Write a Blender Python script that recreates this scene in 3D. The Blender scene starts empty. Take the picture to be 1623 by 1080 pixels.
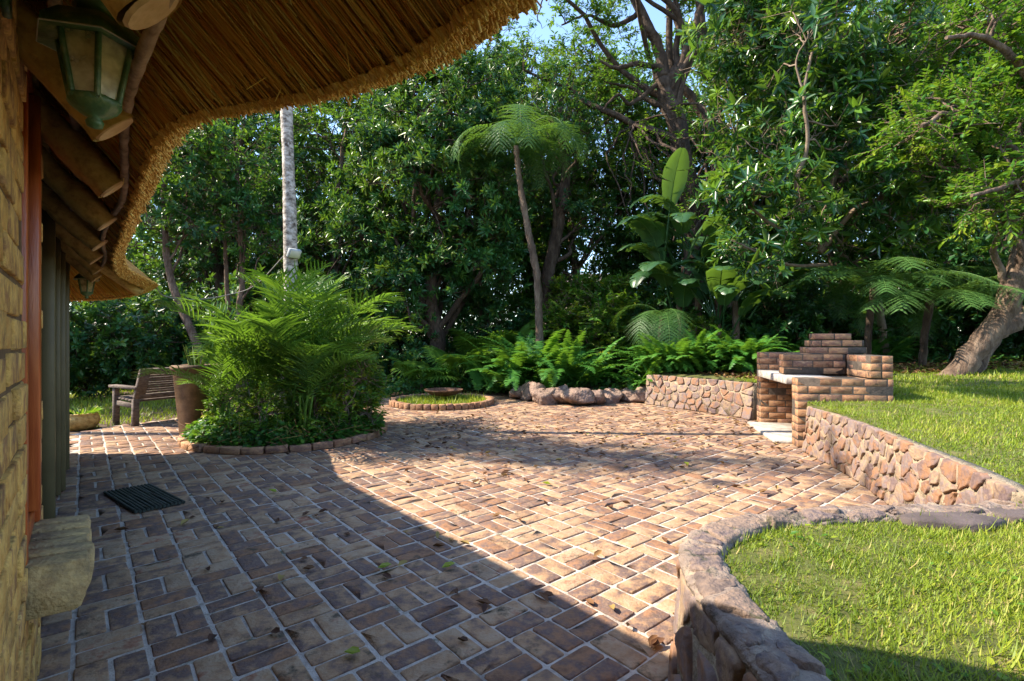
import bpy, math, random
import numpy as np
from mathutils import Vector, noise as mnoise

# ------------------------------------------------------------------ camera, sky, sun
S = bpy.context.scene
COL = S.collection
EYE = 1.2
cam_d = bpy.data.cameras.new("camera")
cam = bpy.data.objects.new("camera", cam_d)
COL.objects.link(cam)
cam.location = (0, 0, EYE)
cam.rotation_euler = (math.radians(90), 0, 0)
cam_d.sensor_width = 36
cam_d.lens = 800 / 1623 * 36
cam_d.clip_start = 0.02
cam_d.clip_end = 2000
S.camera = cam

SUN_EL = math.radians(44)
SUN_AZ = (-0.9992, 0.04)          # towards the sun, in plan
W = bpy.data.worlds.new("World")
S.world = W
W.use_nodes = True
wn = W.node_tree
wn.nodes.clear()
sky = wn.nodes.new("ShaderNodeTexSky")
sky.sky_type = 'NISHITA'
sky.sun_disc = False
sky.sun_elevation = SUN_EL
sky.sun_rotation = math.atan2(SUN_AZ[0], SUN_AZ[1])
sky.air_density = 1.0
sky.dust_density = 0.4
sky.ozone_density = 2.4
bg = wn.nodes.new("ShaderNodeBackground")
bg.inputs[1].default_value = 0.15
wo = wn.nodes.new("ShaderNodeOutputWorld")
wn.links.new(sky.outputs[0], bg.inputs[0])
wn.links.new(bg.outputs[0], wo.inputs[0])

sd = bpy.data.lights.new("sun", 'SUN')
sd.energy = 4.2
sd.angle = math.radians(0.5)
sd.color = (1.0, 0.88, 0.71)
so = bpy.data.objects.new("sun", sd)
COL.objects.link(so)
sv = Vector((SUN_AZ[0] * math.cos(SUN_EL), SUN_AZ[1] * math.cos(SUN_EL), math.sin(SUN_EL)))
so.rotation_euler = sv.to_track_quat('Z', 'Y').to_euler()
so.location = sv * 40

S.view_settings.view_transform = 'Standard'
S.view_settings.look = 'None'
S.view_settings.gamma = 1
S.view_settings.use_curve_mapping = False
S.view_settings.exposure = 1.8
try:
    S.cycles.max_bounces = 8
    S.cycles.transparent_max_bounces = 8
    S.cycles.diffuse_bounces = 4
    S.cycles.glossy_bounces = 2
    S.cycles.transmission_bounces = 4
    S.cycles.caustics_reflective = False
    S.cycles.caustics_refractive = False
    S.cycles.use_denoising = True
except Exception:
    pass

# ------------------------------------------------------------------ helpers
RNG = np.random.default_rng(11)
U2 = np.array([-0.648, 0.762])     # along the house wall, away from the camera
V2 = np.array([0.762, 0.648])      # out from the wall over the patio


def M(t, v, z=0.0):
    return np.array([U2[0] * t + V2[0] * v, U2[1] * t + V2[1] * v, z])


def at(px, py, Y):
    "point seen at photo pixel (px, py) at depth Y"
    return np.array([(px - 811.5) / 800 * Y, Y, EYE - (py - 540) / 800 * Y])


def nrm(a):
    return a / np.maximum(np.linalg.norm(a, axis=-1, keepdims=True), 1e-9)


class MB:
    "collects geometry and links it as one mesh object; 'tint' is a 0..1 variation per vertex"

    def __init__(self):
        self.v, self.t, self.lo, self.sz, self.n = [], [], [], [], 0

    def add(self, V, faces, tint=0.5):
        V = np.asarray(V, float)
        self.v.append(V)
        self.t.append(np.broadcast_to(np.asarray(tint, float), (len(V),)).copy())
        by = {}
        for f in faces:
            by.setdefault(len(f), []).append(f)
        for k, fs in by.items():
            self.lo.append((np.asarray(fs, np.int64) + self.n).ravel())
            self.sz.append(np.full(len(fs), k, np.int64))
        self.n += len(V)

    def batch(self, V, faces, tint):
        "V (n,k,3), faces: template index tuples, tint (n,) or (n,k)"
        V = np.asarray(V, float)
        n, k, _ = V.shape
        if n == 0:
            return
        self.v.append(V.reshape(-1, 3))
        tint = np.asarray(tint, float)
        if tint.ndim == 0:
            tint = np.full(n, float(tint))
        if tint.ndim == 1:
            tint = np.repeat(tint[:, None], k, 1)
        self.t.append(tint.ravel())
        base = self.n + np.arange(n)[:, None] * k
        for f in faces:
            self.lo.append((base + np.asarray(f)[None]).ravel())
            self.sz.append(np.full(n, len(f), np.int64))
        self.n += n * k

    def mesh(self, name, mat, smooth=False):
        me = bpy.data.meshes.new(name)
        V = np.concatenate(self.v) if self.v else np.zeros((0, 3))
        L = np.concatenate(self.lo)
        Z = np.concatenate(self.sz)
        me.vertices.add(len(V))
        me.vertices.foreach_set("co", V.astype(np.float32).ravel())
        me.loops.add(len(L))
        me.loops.foreach_set("vertex_index", L.astype(np.int32))
        me.polygons.add(len(Z))
        st = np.concatenate([[0], np.cumsum(Z)[:-1]])
        me.polygons.foreach_set("loop_start", st.astype(np.int32))
        if smooth:
            me.polygons.foreach_set("use_smooth", np.ones(len(Z), bool))
        me.update(calc_edges=True)
        a = me.attributes.new("tint", 'FLOAT', 'POINT')
        a.data.foreach_set("value", np.concatenate(self.t).astype(np.float32))
        me.materials.append(mat)
        me.validate()
        return me

    def build(self, name, mat, parent=None, smooth=False):
        return link(name, self.mesh(name, mat, smooth), parent)


def link(name, me, parent=None):
    o = bpy.data.objects.new(name, me)
    COL.objects.link(o)
    if parent is not None:
        o.parent = parent
        if parent.parent is None and parent.type == 'EMPTY':
            o.location = -Vector(parent.location)
    return o


def tag(o, label=None, cat=None, group=None, kind=None):
    if label: o["label"] = label
    if cat: o["category"] = cat
    if group: o["group"] = group
    if kind: o["kind"] = kind
    return o


def thing(name, label, cat, loc=(0, 0, 0), group=None):
    o = bpy.data.objects.new(name, None)
    COL.objects.link(o)
    o.location = Vector([float(c) for c in loc])
    o.empty_display_size = 0.2
    return tag(o, label, cat, group)


def dup(root, loc, rz=0.0, sc=1.0, label=None, group=None):
    "a thing with its parts and sub-parts, sharing mesh data"
    r = root.copy()
    COL.objects.link(r)
    r.location = Vector([float(c) for c in loc])
    r.rotation_euler = (0, 0, rz)
    r.scale = (sc, sc, sc)
    if label: r["label"] = label
    if group: r["group"] = group
    for ch in root.children:
        c = ch.copy()
        COL.objects.link(c)
        c.parent = r
        for g in ch.children:
            d = g.copy()
            COL.objects.link(d)
            d.parent = c
    return r


# --- shapes
_BOX = []
for ax in range(3):
    for s in (-1, 1):
        for a in (-1, 1):
            for b in (-1, 1):
                v = [0, 0, 0]
                v[ax] = (s, 0)
                o1, o2 = [i for i in range(3) if i != ax]
                v[o1] = (a, 1)
                v[o2] = (b, 1)
                _BOX.append(v)


def _boxfaces():
    P = np.array([[c[0] * (1 - 0.2 * c[1]) for c in v] for v in _BOX])
    S3 = np.array([[c[0] for c in v] for v in _BOX])
    AX = [i // 8 for i in range(24)]
    F = []
    for ax in range(3):
        for s in (-1, 1):
            F.append([i for i in range(24) if AX[i] == ax and S3[i][ax] == s])
    for a1 in range(3):
        for a2 in range(a1 + 1, 3):
            for s1 in (-1, 1):
                for s2 in (-1, 1):
                    F.append([i for i in range(24) if AX[i] in (a1, a2) and S3[i][a1] == s1 and S3[i][a2] == s2])
    for s in np.ndindex(2, 2, 2):
        sg = np.array(s) * 2 - 1
        F.append([i for i in range(24) if (S3[i] == sg).all()])
    out = []
    for f in F:
        c = P[f].mean(0)
        n = c / np.linalg.norm(c)
        x = nrm(P[f[0]] - c)
        y = np.cross(n, x)
        ang = [math.atan2((P[i] - c) @ y, (P[i] - c) @ x) for i in f]
        out.append(tuple(f[k] for k in np.argsort(ang)))
    return out


BOXF = _boxfaces()
BSG = np.array([[c[0] for c in v] for v in _BOX], float)
BBV = np.array([[c[1] for c in v] for v in _BOX], float)


def boxes(mb, C, A, B, half, bev=0.004, tint=0.5, jit=0.0):
    "bevelled boxes: centres C (n,3), axes A and B (n,3), half sizes (n,3)"
    C = np.atleast_2d(np.asarray(C, float))
    n = len(C)
    A = nrm(np.broadcast_to(np.asarray(A, float), (n, 3)))
    B = np.broadcast_to(np.asarray(B, float), (n, 3))
    Z = nrm(np.cross(A, B))
    B = np.cross(Z, A)
    half = np.broadcast_to(np.asarray(half, float), (n, 3))
    bv = np.minimum(bev, half.min(1) * 0.45)[:, None, None]
    loc = BSG[None] * (half[:, None, :] - BBV[None] * bv)
    if jit:
        loc = loc + RNG.normal(0, jit, loc.shape)
    V = C[:, None] + loc[..., 0:1] * A[:, None] + loc[..., 1:2] * B[:, None] + loc[..., 2:3] * Z[:, None]
    mb.batch(V, BOXF, tint)


def box(mb, lo, hi, bev=0.004, tint=0.5, jit=0.0):
    lo, hi = np.asarray(lo, float), np.asarray(hi, float)
    boxes(mb, (lo + hi) / 2, (1, 0, 0), (0, 1, 0), (hi - lo) / 2, bev, tint, jit)


def bar(mb, p, q, w, h, up=(0, 0, 1), bev=0.004, tint=0.5, jit=0.0):
    "a plank from p to q, w across and h along 'up'"
    p, q = np.asarray(p, float), np.asarray(q, float)
    d = q - p
    L = np.linalg.norm(d)
    side = np.cross(np.asarray(up, float), d)
    if np.linalg.norm(side) < 1e-6:
        side = np.array([1.0, 0, 0])
    boxes(mb, (p + q) / 2, d, side, (L / 2, w / 2, h / 2), bev, tint, jit)


def smooth(P, n):
    "Catmull-Rom through P, n samples"
    P = np.asarray(P, float)
    if len(P) == 2:
        return P[0] + (P[1] - P[0]) * np.linspace(0, 1, n)[:, None]
    Q = np.vstack([2 * P[0] - P[1], P, 2 * P[-1] - P[-2]])
    u = np.linspace(0, len(P) - 1 - 1e-9, n)
    i = u.astype(int)
    f = (u - i)[:, None]
    a, b, c, d = Q[i], Q[i + 1], Q[i + 2], Q[i + 3]
    return 0.5 * (2 * b + (c - a) * f + (2 * a - 5 * b + 4 * c - d) * f ** 2 + (3 * b - a - 3 * c + d) * f ** 3)


def tube(mb, P, R, sides=6, tint=0.5, cap=True, rough=0.0):
    P = np.asarray(P, float)
    n = len(P)
    R = np.broadcast_to(np.asarray(R, float), (n,))
    T = nrm(np.gradient(P, axis=0))
    ref = np.array([0.0, 0, 1]) if abs(T[0][2]) < 0.8 else np.array([1.0, 0, 0])
    X = []
    x = ref
    for i in range(n):
        x = x - T[i] * (x @ T[i])
        x = x / max(np.linalg.norm(x), 1e-9)
        X.append(x)
    X = np.array(X)
    Yv = np.cross(T, X)
    a = np.linspace(0, 2 * math.pi, sides, endpoint=False)
    rr = R[:, None] * (1 + (RNG.normal(0, rough, (n, sides)) if rough else 0))
    V = P[:, None] + rr[..., None] * (np.cos(a)[None, :, None] * X[:, None] + np.sin(a)[None, :, None] * Yv[:, None])
    F = []
    for i in range(n - 1):
        for j in range(sides):
            k = (j + 1) % sides
            F.append((i * sides + j, i * sides + k, (i + 1) * sides + k, (i + 1) * sides + j))
    mb.add(V.reshape(-1, 3), F, tint)
    if cap:
        base = mb.n
        mb.add(np.vstack([V[0], V[-1]]), [tuple(range(sides))[::-1], tuple(range(sides, 2 * sides))], tint)


def lathe(mb, c, prof, sides=24, tint=0.5, start=0.0):
    "profile [(r, z)] turned round the vertical through c"
    c = np.asarray(c, float)
    a = np.linspace(0, 2 * math.pi, sides, endpoint=False) + start
    V = np.array([[c[0] + r * math.cos(x), c[1] + r * math.sin(x), c[2] + z] for r, z in prof for x in a])
    F = []
    for i in range(len(prof) - 1):
        for j in range(sides):
            k = (j + 1) % sides
            F.append((i * sides + j, i * sides + k, (i + 1) * sides + k, (i + 1) * sides + j))
    mb.add(V, F, tint)


def prisms(mb, P, Q, R, tint, sides=3, taper=1.0):
    "thin straight sticks from P to Q"
    P, Q = np.atleast_2d(P), np.atleast_2d(Q)
    n = len(P)
    T = nrm(Q - P)
    ref = np.where(np.abs(T[:, 2:3]) < 0.8, np.array([[0, 0, 1.0]]), np.array([[1.0, 0, 0]]))
    X = nrm(np.cross(T, ref))
    Y = np.cross(T, X)
    R = np.broadcast_to(np.asarray(R, float), (n,))
    a = np.linspace(0, 2 * math.pi, sides, endpoint=False)
    off = np.cos(a)[None, :, None] * X[:, None] + np.sin(a)[None, :, None] * Y[:, None]
    V = np.concatenate([P[:, None] + off * R[:, None, None], Q[:, None] + off * R[:, None, None] * taper], 1)
    F = [(j, (j + 1) % sides, sides + (j + 1) % sides, sides + j) for j in range(sides)]
    F.append(tuple(range(sides, 2 * sides)))
    mb.batch(V, F, tint)


LEAF = (np.array([(0, 0, 0), (.30, .46, .05), (.70, .36, .03), (1, 0, -.10), (.70, -.36, .03), (.30, -.46, .05)]),
        [(0, 3, 2, 1), (0, 5, 4, 3)])
BLADE = (np.array([(0, .5, 0), (.5, .42, .02), (1, 0, -.12), (.5, -.42, .02), (0, -.5, 0)]), [(0, 4, 3, 1), (1, 3, 2)])
STRIP = (np.array([(0, .3, 0), (.35, .5, .03), (.7, .36, -.02), (1, 0, -.16), (.7, -.36, -.02), (.35, -.5, .03), (0, -.3, 0),
                   (0, 0, -.006), (.35, 0, 0), (.7, 0, -.05)]),
         [(0, 7, 8, 1), (1, 8, 9, 2), (2, 9, 3), (7, 6, 5, 8), (8, 5, 4, 9), (9, 4, 3)])


def leaves(mb, P, D, N, L, Wd, tint, T=LEAF):
    P = np.asarray(P, float)
    n = len(P)
    D = nrm(D)
    Sd = nrm(np.cross(np.broadcast_to(N, D.shape), D))
    N = np.cross(D, Sd)
    L = np.broadcast_to(np.asarray(L, float), (n,))
    Wd = np.broadcast_to(np.asarray(Wd, float), (n,))
    tv = T[0]
    V = (P[:, None] + (tv[None, :, 0] * L[:, None])[..., None] * D[:, None]
         + (tv[None, :, 1] * Wd[:, None])[..., None] * Sd[:, None]
         + (tv[None, :, 2] * L[:, None])[..., None] * N[:, None])
    mb.batch(V, T[1], tint)


def inpoly(X, Y, poly):
    poly = np.asarray(poly, float)
    r = np.zeros(np.shape(X), bool)
    j = len(poly) - 1
    for i in range(len(poly)):
        xi, yi = poly[i]
        xj, yj = poly[j]
        c = ((yi > Y) != (yj > Y)) & (X < (xj - xi) * (Y - yi) / (yj - yi + 1e-12) + xi)
        r ^= c
        j = i
    return r


# ------------------------------------------------------------------ materials
def mk(name, cols, scale=8.0, detail=6, rough=0.8, bump=0.25, bscale=60.0, tint=0.0, spec=0.3, metal=0.0,
       stretch=(1, 1, 1), moss=None, grime=None, lo=0.3, hi=0.7, bdist=0.01):
    m = bpy.data.materials.new(name)
    m.use_nodes = True
    nt = m.node_tree
    N, Lk = nt.nodes, nt.links
    b = N["Principled BSDF"]
    tc = N.new("ShaderNodeTexCoord")
    mp = N.new("ShaderNodeMapping")
    mp.inputs["Scale"].default_value = stretch
    Lk.new(tc.outputs["Object"], mp.inputs[0])
    nz = N.new("ShaderNodeTexNoise")
    nz.inputs["Scale"].default_value = scale
    nz.inputs["Detail"].default_value = detail
    nz.inputs["Roughness"].default_value = 0.62
    Lk.new(mp.outputs[0], nz.inputs["Vector"])
    mr = N.new("ShaderNodeMapRange")
    mr.inputs[1].default_value, mr.inputs[2].default_value = lo, hi
    Lk.new(nz.outputs[0], mr.inputs[0])
    fac = mr.outputs[0]
    if tint:
        at_ = N.new("ShaderNodeAttribute")
        at_.attribute_name = "tint"
        mx = N.new("ShaderNodeMix")
        mx.inputs[0].default_value = tint
        Lk.new(fac, mx.inputs[2])
        Lk.new(at_.outputs["Fac"], mx.inputs[3])
        fac = mx.outputs[0]
    rp = N.new("ShaderNodeValToRGB")
    e = rp.color_ramp.elements
    while len(e) < len(cols):
        e.new(0.5)
    for i, c in enumerate(cols):
        e[i].position = i / max(1, len(cols) - 1)
        e[i].color = (*c, 1)
    Lk.new(fac, rp.inputs[0])
    col = rp.outputs[0]
    if moss:
        mc, ms, th = moss
        n2 = N.new("ShaderNodeTexNoise")
        n2.inputs["Scale"].default_value = ms
        n2.inputs["Detail"].default_value = 8
        n2.inputs["Roughness"].default_value = 0.7
        Lk.new(tc.outputs["Object"], n2.inputs["Vector"])
        m2 = N.new("ShaderNodeMapRange")
        m2.inputs[1].default_value, m2.inputs[2].default_value = th, th + 0.1
        Lk.new(n2.outputs[0], m2.inputs[0])
        mx2 = N.new("ShaderNodeMix")
        mx2.data_type = 'RGBA'
        Lk.new(m2.outputs[0], mx2.inputs[0])
        Lk.new(col, mx2.inputs[6])
        mx2.inputs[7].default_value = (*mc, 1)
        col = mx2.outputs[2]
    if grime:
        gc, gs, th, amt = grime
        n4 = N.new("ShaderNodeTexNoise")
        n4.inputs["Scale"].default_value = gs
        n4.inputs["Detail"].default_value = 10
        n4.inputs["Roughness"].default_value = 0.75
        Lk.new(tc.outputs["Object"], n4.inputs["Vector"])
        m4 = N.new("ShaderNodeMapRange")
        m4.inputs[1].default_value, m4.inputs[2].default_value = th - .06, th + .16
        m4.inputs[4].default_value = amt
        Lk.new(n4.outputs[0], m4.inputs[0])
        mx4 = N.new("ShaderNodeMix")
        mx4.data_type = 'RGBA'
        Lk.new(m4.outputs[0], mx4.inputs[0])
        Lk.new(col, mx4.inputs[6])
        mx4.inputs[7].default_value = (*gc, 1)
        col = mx4.outputs[2]
    Lk.new(col, b.inputs["Base Color"])
    b.inputs["Roughness"].default_value = rough
    b.inputs["Specular IOR Level"].default_value = spec
    b.inputs["Metallic"].default_value = metal
    if bump:
        n3 = N.new("ShaderNodeTexNoise")
        n3.inputs["Scale"].default_value = bscale
        n3.inputs["Detail"].default_value = 5
        Lk.new(mp.outputs[0], n3.inputs["Vector"])
        bp = N.new("ShaderNodeBump")
        bp.inputs["Strength"].default_value = bump
        bp.inputs["Distance"].default_value = bdist
        Lk.new(n3.outputs[0], bp.inputs["Height"])
        Lk.new(bp.outputs[0], b.inputs["Normal"])
    return m


def leafmat(name, cols, rough=0.38, trans=0.36, tcol=(0.26, 0.46, 0.02), spec=0.32):
    m = bpy.data.materials.new(name)
    m.use_nodes = True
    N, Lk = m.node_tree.nodes, m.node_tree.links
    b = N["Principled BSDF"]
    a = N.new("ShaderNodeAttribute")
    a.attribute_name = "tint"
    rp = N.new("ShaderNodeValToRGB")
    e = rp.color_ramp.elements
    while len(e) < len(cols):
        e.new(0.5)
    for i, c in enumerate(cols):
        e[i].position = i / max(1, len(cols) - 1)
        e[i].color = (*c, 1)
    Lk.new(a.outputs["Fac"], rp.inputs[0])
    Lk.new(rp.outputs[0], b.inputs["Base Color"])
    b.inputs["Roughness"].default_value = rough
    b.inputs["Specular IOR Level"].default_value = spec
    t = N.new("ShaderNodeBsdfTranslucent")
    mx = N.new("ShaderNodeMix")
    mx.data_type = 'RGBA'
    mx.inputs[0].default_value = 0.5
    Lk.new(rp.outputs[0], mx.inputs[6])
    mx.inputs[7].default_value = (*tcol, 1)
    Lk.new(mx.outputs[2], t.inputs[0])
    ms = N.new("ShaderNodeMixShader")
    ms.inputs[0].default_value = trans
    Lk.new(b.outputs[0], ms.inputs[1])
    Lk.new(t.outputs[0], ms.inputs[2])
    Lk.new(ms.outputs[0], N["Material Output"].inputs[0])
    return m


def glassmat(name, tintc, opacity=0.25, rough=0.08):
    m = bpy.data.materials.new(name)
    m.use_nodes = True
    N, Lk = m.node_tree.nodes, m.node_tree.links
    b = N["Principled BSDF"]
    b.inputs["Base Color"].default_value = (*tintc, 1)
    b.inputs["Roughness"].default_value = rough
    tr = N.new("ShaderNodeBsdfTransparent")
    ms = N.new("ShaderNodeMixShader")
    nz = N.new("ShaderNodeTexNoise")
    nz.inputs["Scale"].default_value = 25
    nz.inputs["Detail"].default_value = 8
    mr = N.new("ShaderNodeMapRange")
    mr.inputs[1].default_value, mr.inputs[2].default_value = 0.35, 0.7
    mr.inputs[3].default_value, mr.inputs[4].default_value = opacity * 0.6, min(1, opacity * 1.6)
    tc = N.new("ShaderNodeTexCoord")
    Lk.new(tc.outputs["Object"], nz.inputs["Vector"])
    Lk.new(nz.outputs[0], mr.inputs[0])
    Lk.new(mr.outputs[0], ms.inputs[0])
    Lk.new(tr.outputs[0], ms.inputs[1])
    Lk.new(b.outputs[0], ms.inputs[2])
    Lk.new(ms.outputs[0], N["Material Output"].inputs[0])
    return m


m_paver = mk("paver_brick", [(.055, .034, .030), (.130, .073, .051), (.27, .142, .076), (.130, .090, .080), (.325, .197, .110), (.36, .255, .165), (.26, .102, .056), (.17, .112, .090)],
             scale=11, tint=0.52, rough=0.85, bump=0.6, bscale=70, moss=((.075, .058, .038), 7, 0.57), spec=0.2, grime=((.085, .056, .046), 2.6, 0.53, .42), lo=.25, hi=.75)
m_joint = mk("joint_sand", [(.22, .185, .155), (.42, .36, .305), (.52, .455, .39)], scale=14, rough=0.95, bump=0.7, bscale=120, moss=((.07, .075, .035), 5, 0.58))
m_soil = mk("soil", [(.035, .022, .014), (.075, .048, .028), (.12, .075, .04)], scale=6, rough=0.95, bump=0.8, bscale=30)
m_turf = mk("turf_soil", [(.045, .05, .014), (.08, .09, .02), (.16, .13, .055)], scale=9, rough=0.95, bump=0.8, bscale=60)
m_stone = mk("wall_stone", [(.085, .055, .05), (.145, .098, .088), (.24, .125, .065), (.16, .122, .118), (.27, .185, .115), (.115, .08, .08), (.19, .13, .105)],
             scale=10, tint=0.6, rough=0.8, bump=0.6, bscale=45, moss=((.13, .12, .10), 7, 0.60))
m_mortar = mk("wall_mortar", [(.13, .10, .07), (.25, .195, .13), (.34, .275, .19)], scale=12, rough=0.95, bump=0.9, bscale=50, bdist=0.02)
m_coping = mk("coping", [(.05, .04, .036), (.14, .11, .09), (.20, .155, .13), (.30, .235, .17), (.17, .13, .12)], scale=9, tint=.35, rough=0.92, bump=1, bscale=45, bdist=0.02, moss=((.045, .045, .03), 7, 0.56))
m_brick = mk("braai_brick", [(.12, .055, .04), (.27, .125, .065), (.40, .225, .115), (.20, .10, .075), (.45, .30, .17)],
             scale=14, tint=0.5, rough=0.85, bump=0.5, bscale=90, stretch=(1, 1, 2.5), moss=((.05, .038, .03), 6, 0.58), grime=((.035, .026, .022), 2.2, .53, .75))
m_brickm = mk("braai_mortar", [(.05, .04, .032), (.11, .085, .065)], scale=20, rough=0.95, bump=0.6)
m_hbrick = mk("house_brick", [(.20, .095, .04), (.52, .28, .075), (.66, .41, .12), (.32, .165, .07), (.72, .49, .18)],
              scale=13, tint=0.35, rough=0.9, bump=1, bscale=75, bdist=.012, grime=((.09, .055, .04), 7, .54, .8))
m_hmortar = mk("house_mortar", [(.10, .06, .03), (.20, .125, .06)], scale=20, rough=0.95, bump=0.7)
m_sill = mk("sill_brick", [(.14, .105, .07), (.30, .22, .12), (.46, .33, .15), (.34, .22, .10)], scale=12, tint=.35, rough=.9, bump=1, bscale=60, grime=((.06, .045, .035), 9, .52, .8))
m_straw = mk("straw", [(.55, .16, .025), (.66, .28, .045), (.76, .45, .09), (.78, .58, .16), (.84, .72, .34)], scale=5, tint=0.8, rough=0.7, bump=0)
m_strawend = mk("straw_end", [(.40, .16, .03), (.60, .30, .06), (.70, .42, .10), (.76, .54, .20)], scale=6, tint=0.7, rough=0.8, bump=0)
m_thatch = mk("thatch", [(.30, .13, .03), (.48, .24, .06), (.58, .34, .10)], scale=30, rough=0.95, bump=1, bscale=90)
m_pole = mk("pole_wood", [(.26, .15, .05), (.52, .34, .11), (.62, .44, .17)], scale=16, rough=0.75, bump=0.4, bscale=40, stretch=(1.4, 1, 1.4))
m_poleend = mk("pole_end", [(.52, .34, .17), (.66, .46, .26)], scale=40, rough=0.85, bump=0.3)
m_rope = mk("lath", [(.16, .10, .06), (.34, .23, .15), (.45, .33, .23)], scale=18, rough=0.9, bump=0.5)
m_redwood = mk("varnished_wood", [(.20, .035, .010), (.34, .075, .018), (.44, .12, .03)], scale=6, stretch=(6, 6, .5), rough=0.35, bump=0.2, spec=0.5)
m_olive = mk("olive_paint", [(.088, .070, .034), (.13, .105, .048)], scale=4, rough=0.5, bump=0.1)
m_glass = glassmat("door_glass", (.012, .014, .012), 0.9, 0.04)
m_dark = mk("dark_interior", [(.012, .010, .008), (.03, .025, .02)], rough=0.9, bump=0)
m_green = mk("lamp_green", [(.03, .075, .032), (.06, .13, .05), (.22, .24, .11)], scale=20, rough=0.38, bump=0.25, bscale=60, spec=0.5)
m_lampglass = glassmat("lamp_glass", (.66, .58, .36), 0.66, 0.25)
m_rimwhite = mk("worn_rim", [(.30, .28, .22), (.52, .48, .38)], scale=30, rough=0.7, bump=0.2)
m_conc = mk("concrete", [(.22, .195, .17), (.38, .345, .30), (.50, .46, .41)], scale=9, rough=0.9, bump=0.5, grime=((.07, .06, .05), 5, .52, .6))
m_ash = mk("ash", [(.012, .011, .010), (.05, .045, .04)], scale=10, rough=0.95, bump=0.6)
m_wood = mk("weathered_wood", [(.055, .040, .032), (.12, .090, .072), (.20, .155, .125)], scale=14, rough=0.85, bump=0.5, bscale=40, stretch=(1, 1, 3))
m_planter = mk("planter", [(.075, .045, .028), (.14, .085, .05), (.22, .14, .085)], scale=7, rough=0.75, bump=0.3)
m_mat = mk("rubber", [(.010, .014, .011), (.022, .030, .024), (.05, .06, .05)], scale=25, rough=0.65, bump=0.3)
m_rust = mk("rusty_steel", [(.055, .028, .018), (.12, .055, .03), (.19, .11, .075)], scale=12, rough=0.75, bump=0.4, metal=0.2)
m_bark = mk("bark", [(.05, .032, .022), (.12, .08, .055), (.21, .155, .11)], scale=9, rough=0.95, bump=1, bscale=26, stretch=(1, 1, .35), bdist=0.04)
m_barkd = mk("dark_bark", [(.028, .018, .012), (.065, .042, .028), (.12, .085, .06)], scale=8, rough=0.95, bump=1, bscale=22, stretch=(1, 1, .4), bdist=0.04)
m_barkp = mk("pale_bark", [(.13, .105, .085), (.34, .30, .25), (.56, .51, .45)], scale=12, rough=0.9, bump=0.7, bscale=30, stretch=(.9, .9, 1.5), moss=((.075, .055, .042), 9, 0.555), lo=.38, hi=.62)
m_twig = mk("twig", [(.11, .075, .05), (.24, .18, .125)], scale=8, rough=0.9, bump=0.3)
m_drywood = mk("fence_wood", [(.12, .085, .05), (.24, .18, .12)], scale=6, stretch=(2, 2, .5), rough=0.9, bump=0.3)
m_dry = leafmat("dry_leaf", [(.055, .022, .012), (.13, .06, .025), (.22, .12, .045), (.30, .22, .06)], rough=0.7, trans=0.1, tcol=(.3, .15, .04))
G = lambda *c: list(c)
m_leaf = leafmat("leaf_mid", [(.014, .058, .012), (.028, .105, .017), (.048, .15, .022), (.10, .21, .022), (.24, .30, .025)])
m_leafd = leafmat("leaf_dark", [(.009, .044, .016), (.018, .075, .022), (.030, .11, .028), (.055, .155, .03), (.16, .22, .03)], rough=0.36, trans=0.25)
m_leafg = leafmat("leaf_glossy", [(.008, .036, .016), (.016, .066, .022), (.030, .10, .024), (.065, .16, .024), (.20, .28, .03)], rough=0.27, trans=0.30, spec=0.5)
m_leafl = leafmat("leaf_light", [(.022, .080, .012), (.05, .14, .017), (.095, .20, .020), (.20, .28, .022), (.40, .40, .03)], rough=0.42)
m_palm = leafmat("palm_leaf", [(.035, .095, .014), (.07, .16, .02), (.12, .23, .03), (.21, .33, .045)], rough=0.38)
m_fern = leafmat("fern_leaf", [(.018, .085, .014), (.038, .145, .020), (.07, .21, .028), (.13, .27, .035)], rough=0.5)
m_tfern = leafmat("tree_fern_leaf", [(.025, .075, .022), (.045, .115, .030), (.075, .165, .042), (.12, .22, .05)], rough=0.42)
m_strel = leafmat("broad_leaf", [(.02, .06, .025), (.035, .09, .035), (.06, .13, .045), (.10, .19, .05)], rough=0.34, trans=0.28)
m_snake = leafmat("snake_plant_leaf", [(.02, .06, .02), (.05, .11, .025), (.35, .36, .05)], rough=0.4, trans=0.15)
m_grass = leafmat("grass_blade", [(.06, .10, .010), (.12, .19, .013), (.20, .27, .018), (.30, .34, .03), (.38, .30, .11)], rough=0.5, trans=0.38, tcol=(.42, .50, .03))
m_car = mk("car_paint", [(.36, .38, .41), (.40, .42, .45)], rough=0.25, bump=0, spec=0.6, metal=0.5)
m_tyre = mk("tyre", [(.015, .015, .015), (.03, .03, .03)], rough=0.8, bump=0.2)
m_roofgrey = mk("tiled_roof", [(.16, .13, .12), (.26, .22, .20)], scale=5, rough=0.9, bump=0.5)
m_plaster = mk("plaster", [(.42, .38, .32), (.55, .50, .43)], scale=3, rough=0.9, bump=0.2)
m_boulder = mk("boulder_rock", [(.075, .05, .042), (.17, .115, .09), (.27, .185, .14), (.19, .135, .115)], scale=7, tint=.2, rough=.9, bump=1, bscale=22, bdist=.03, moss=((.06, .075, .025), 6, .58))
m_cap = mk("cap_stone", [(.04, .032, .03), (.12, .09, .08), (.22, .155, .115), (.11, .085, .088), (.28, .20, .14)], scale=16, tint=.45, rough=.9, bump=1, bscale=50, bdist=.015, moss=((.05, .05, .03), 8, .58))
m_slate = mk("dark_slate", [(.05, .040, .038), (.11, .085, .08)], scale=8, rough=0.85, bump=0.6)
m_flood = mk("floodlight_body", [(.30, .31, .30), (.44, .45, .43)], rough=0.5, bump=0.1)
m_flglass = mk("floodlight_glass", [(.52, .50, .40), (.62, .60, .50)], rough=0.2, bump=0, spec=0.5)
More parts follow.
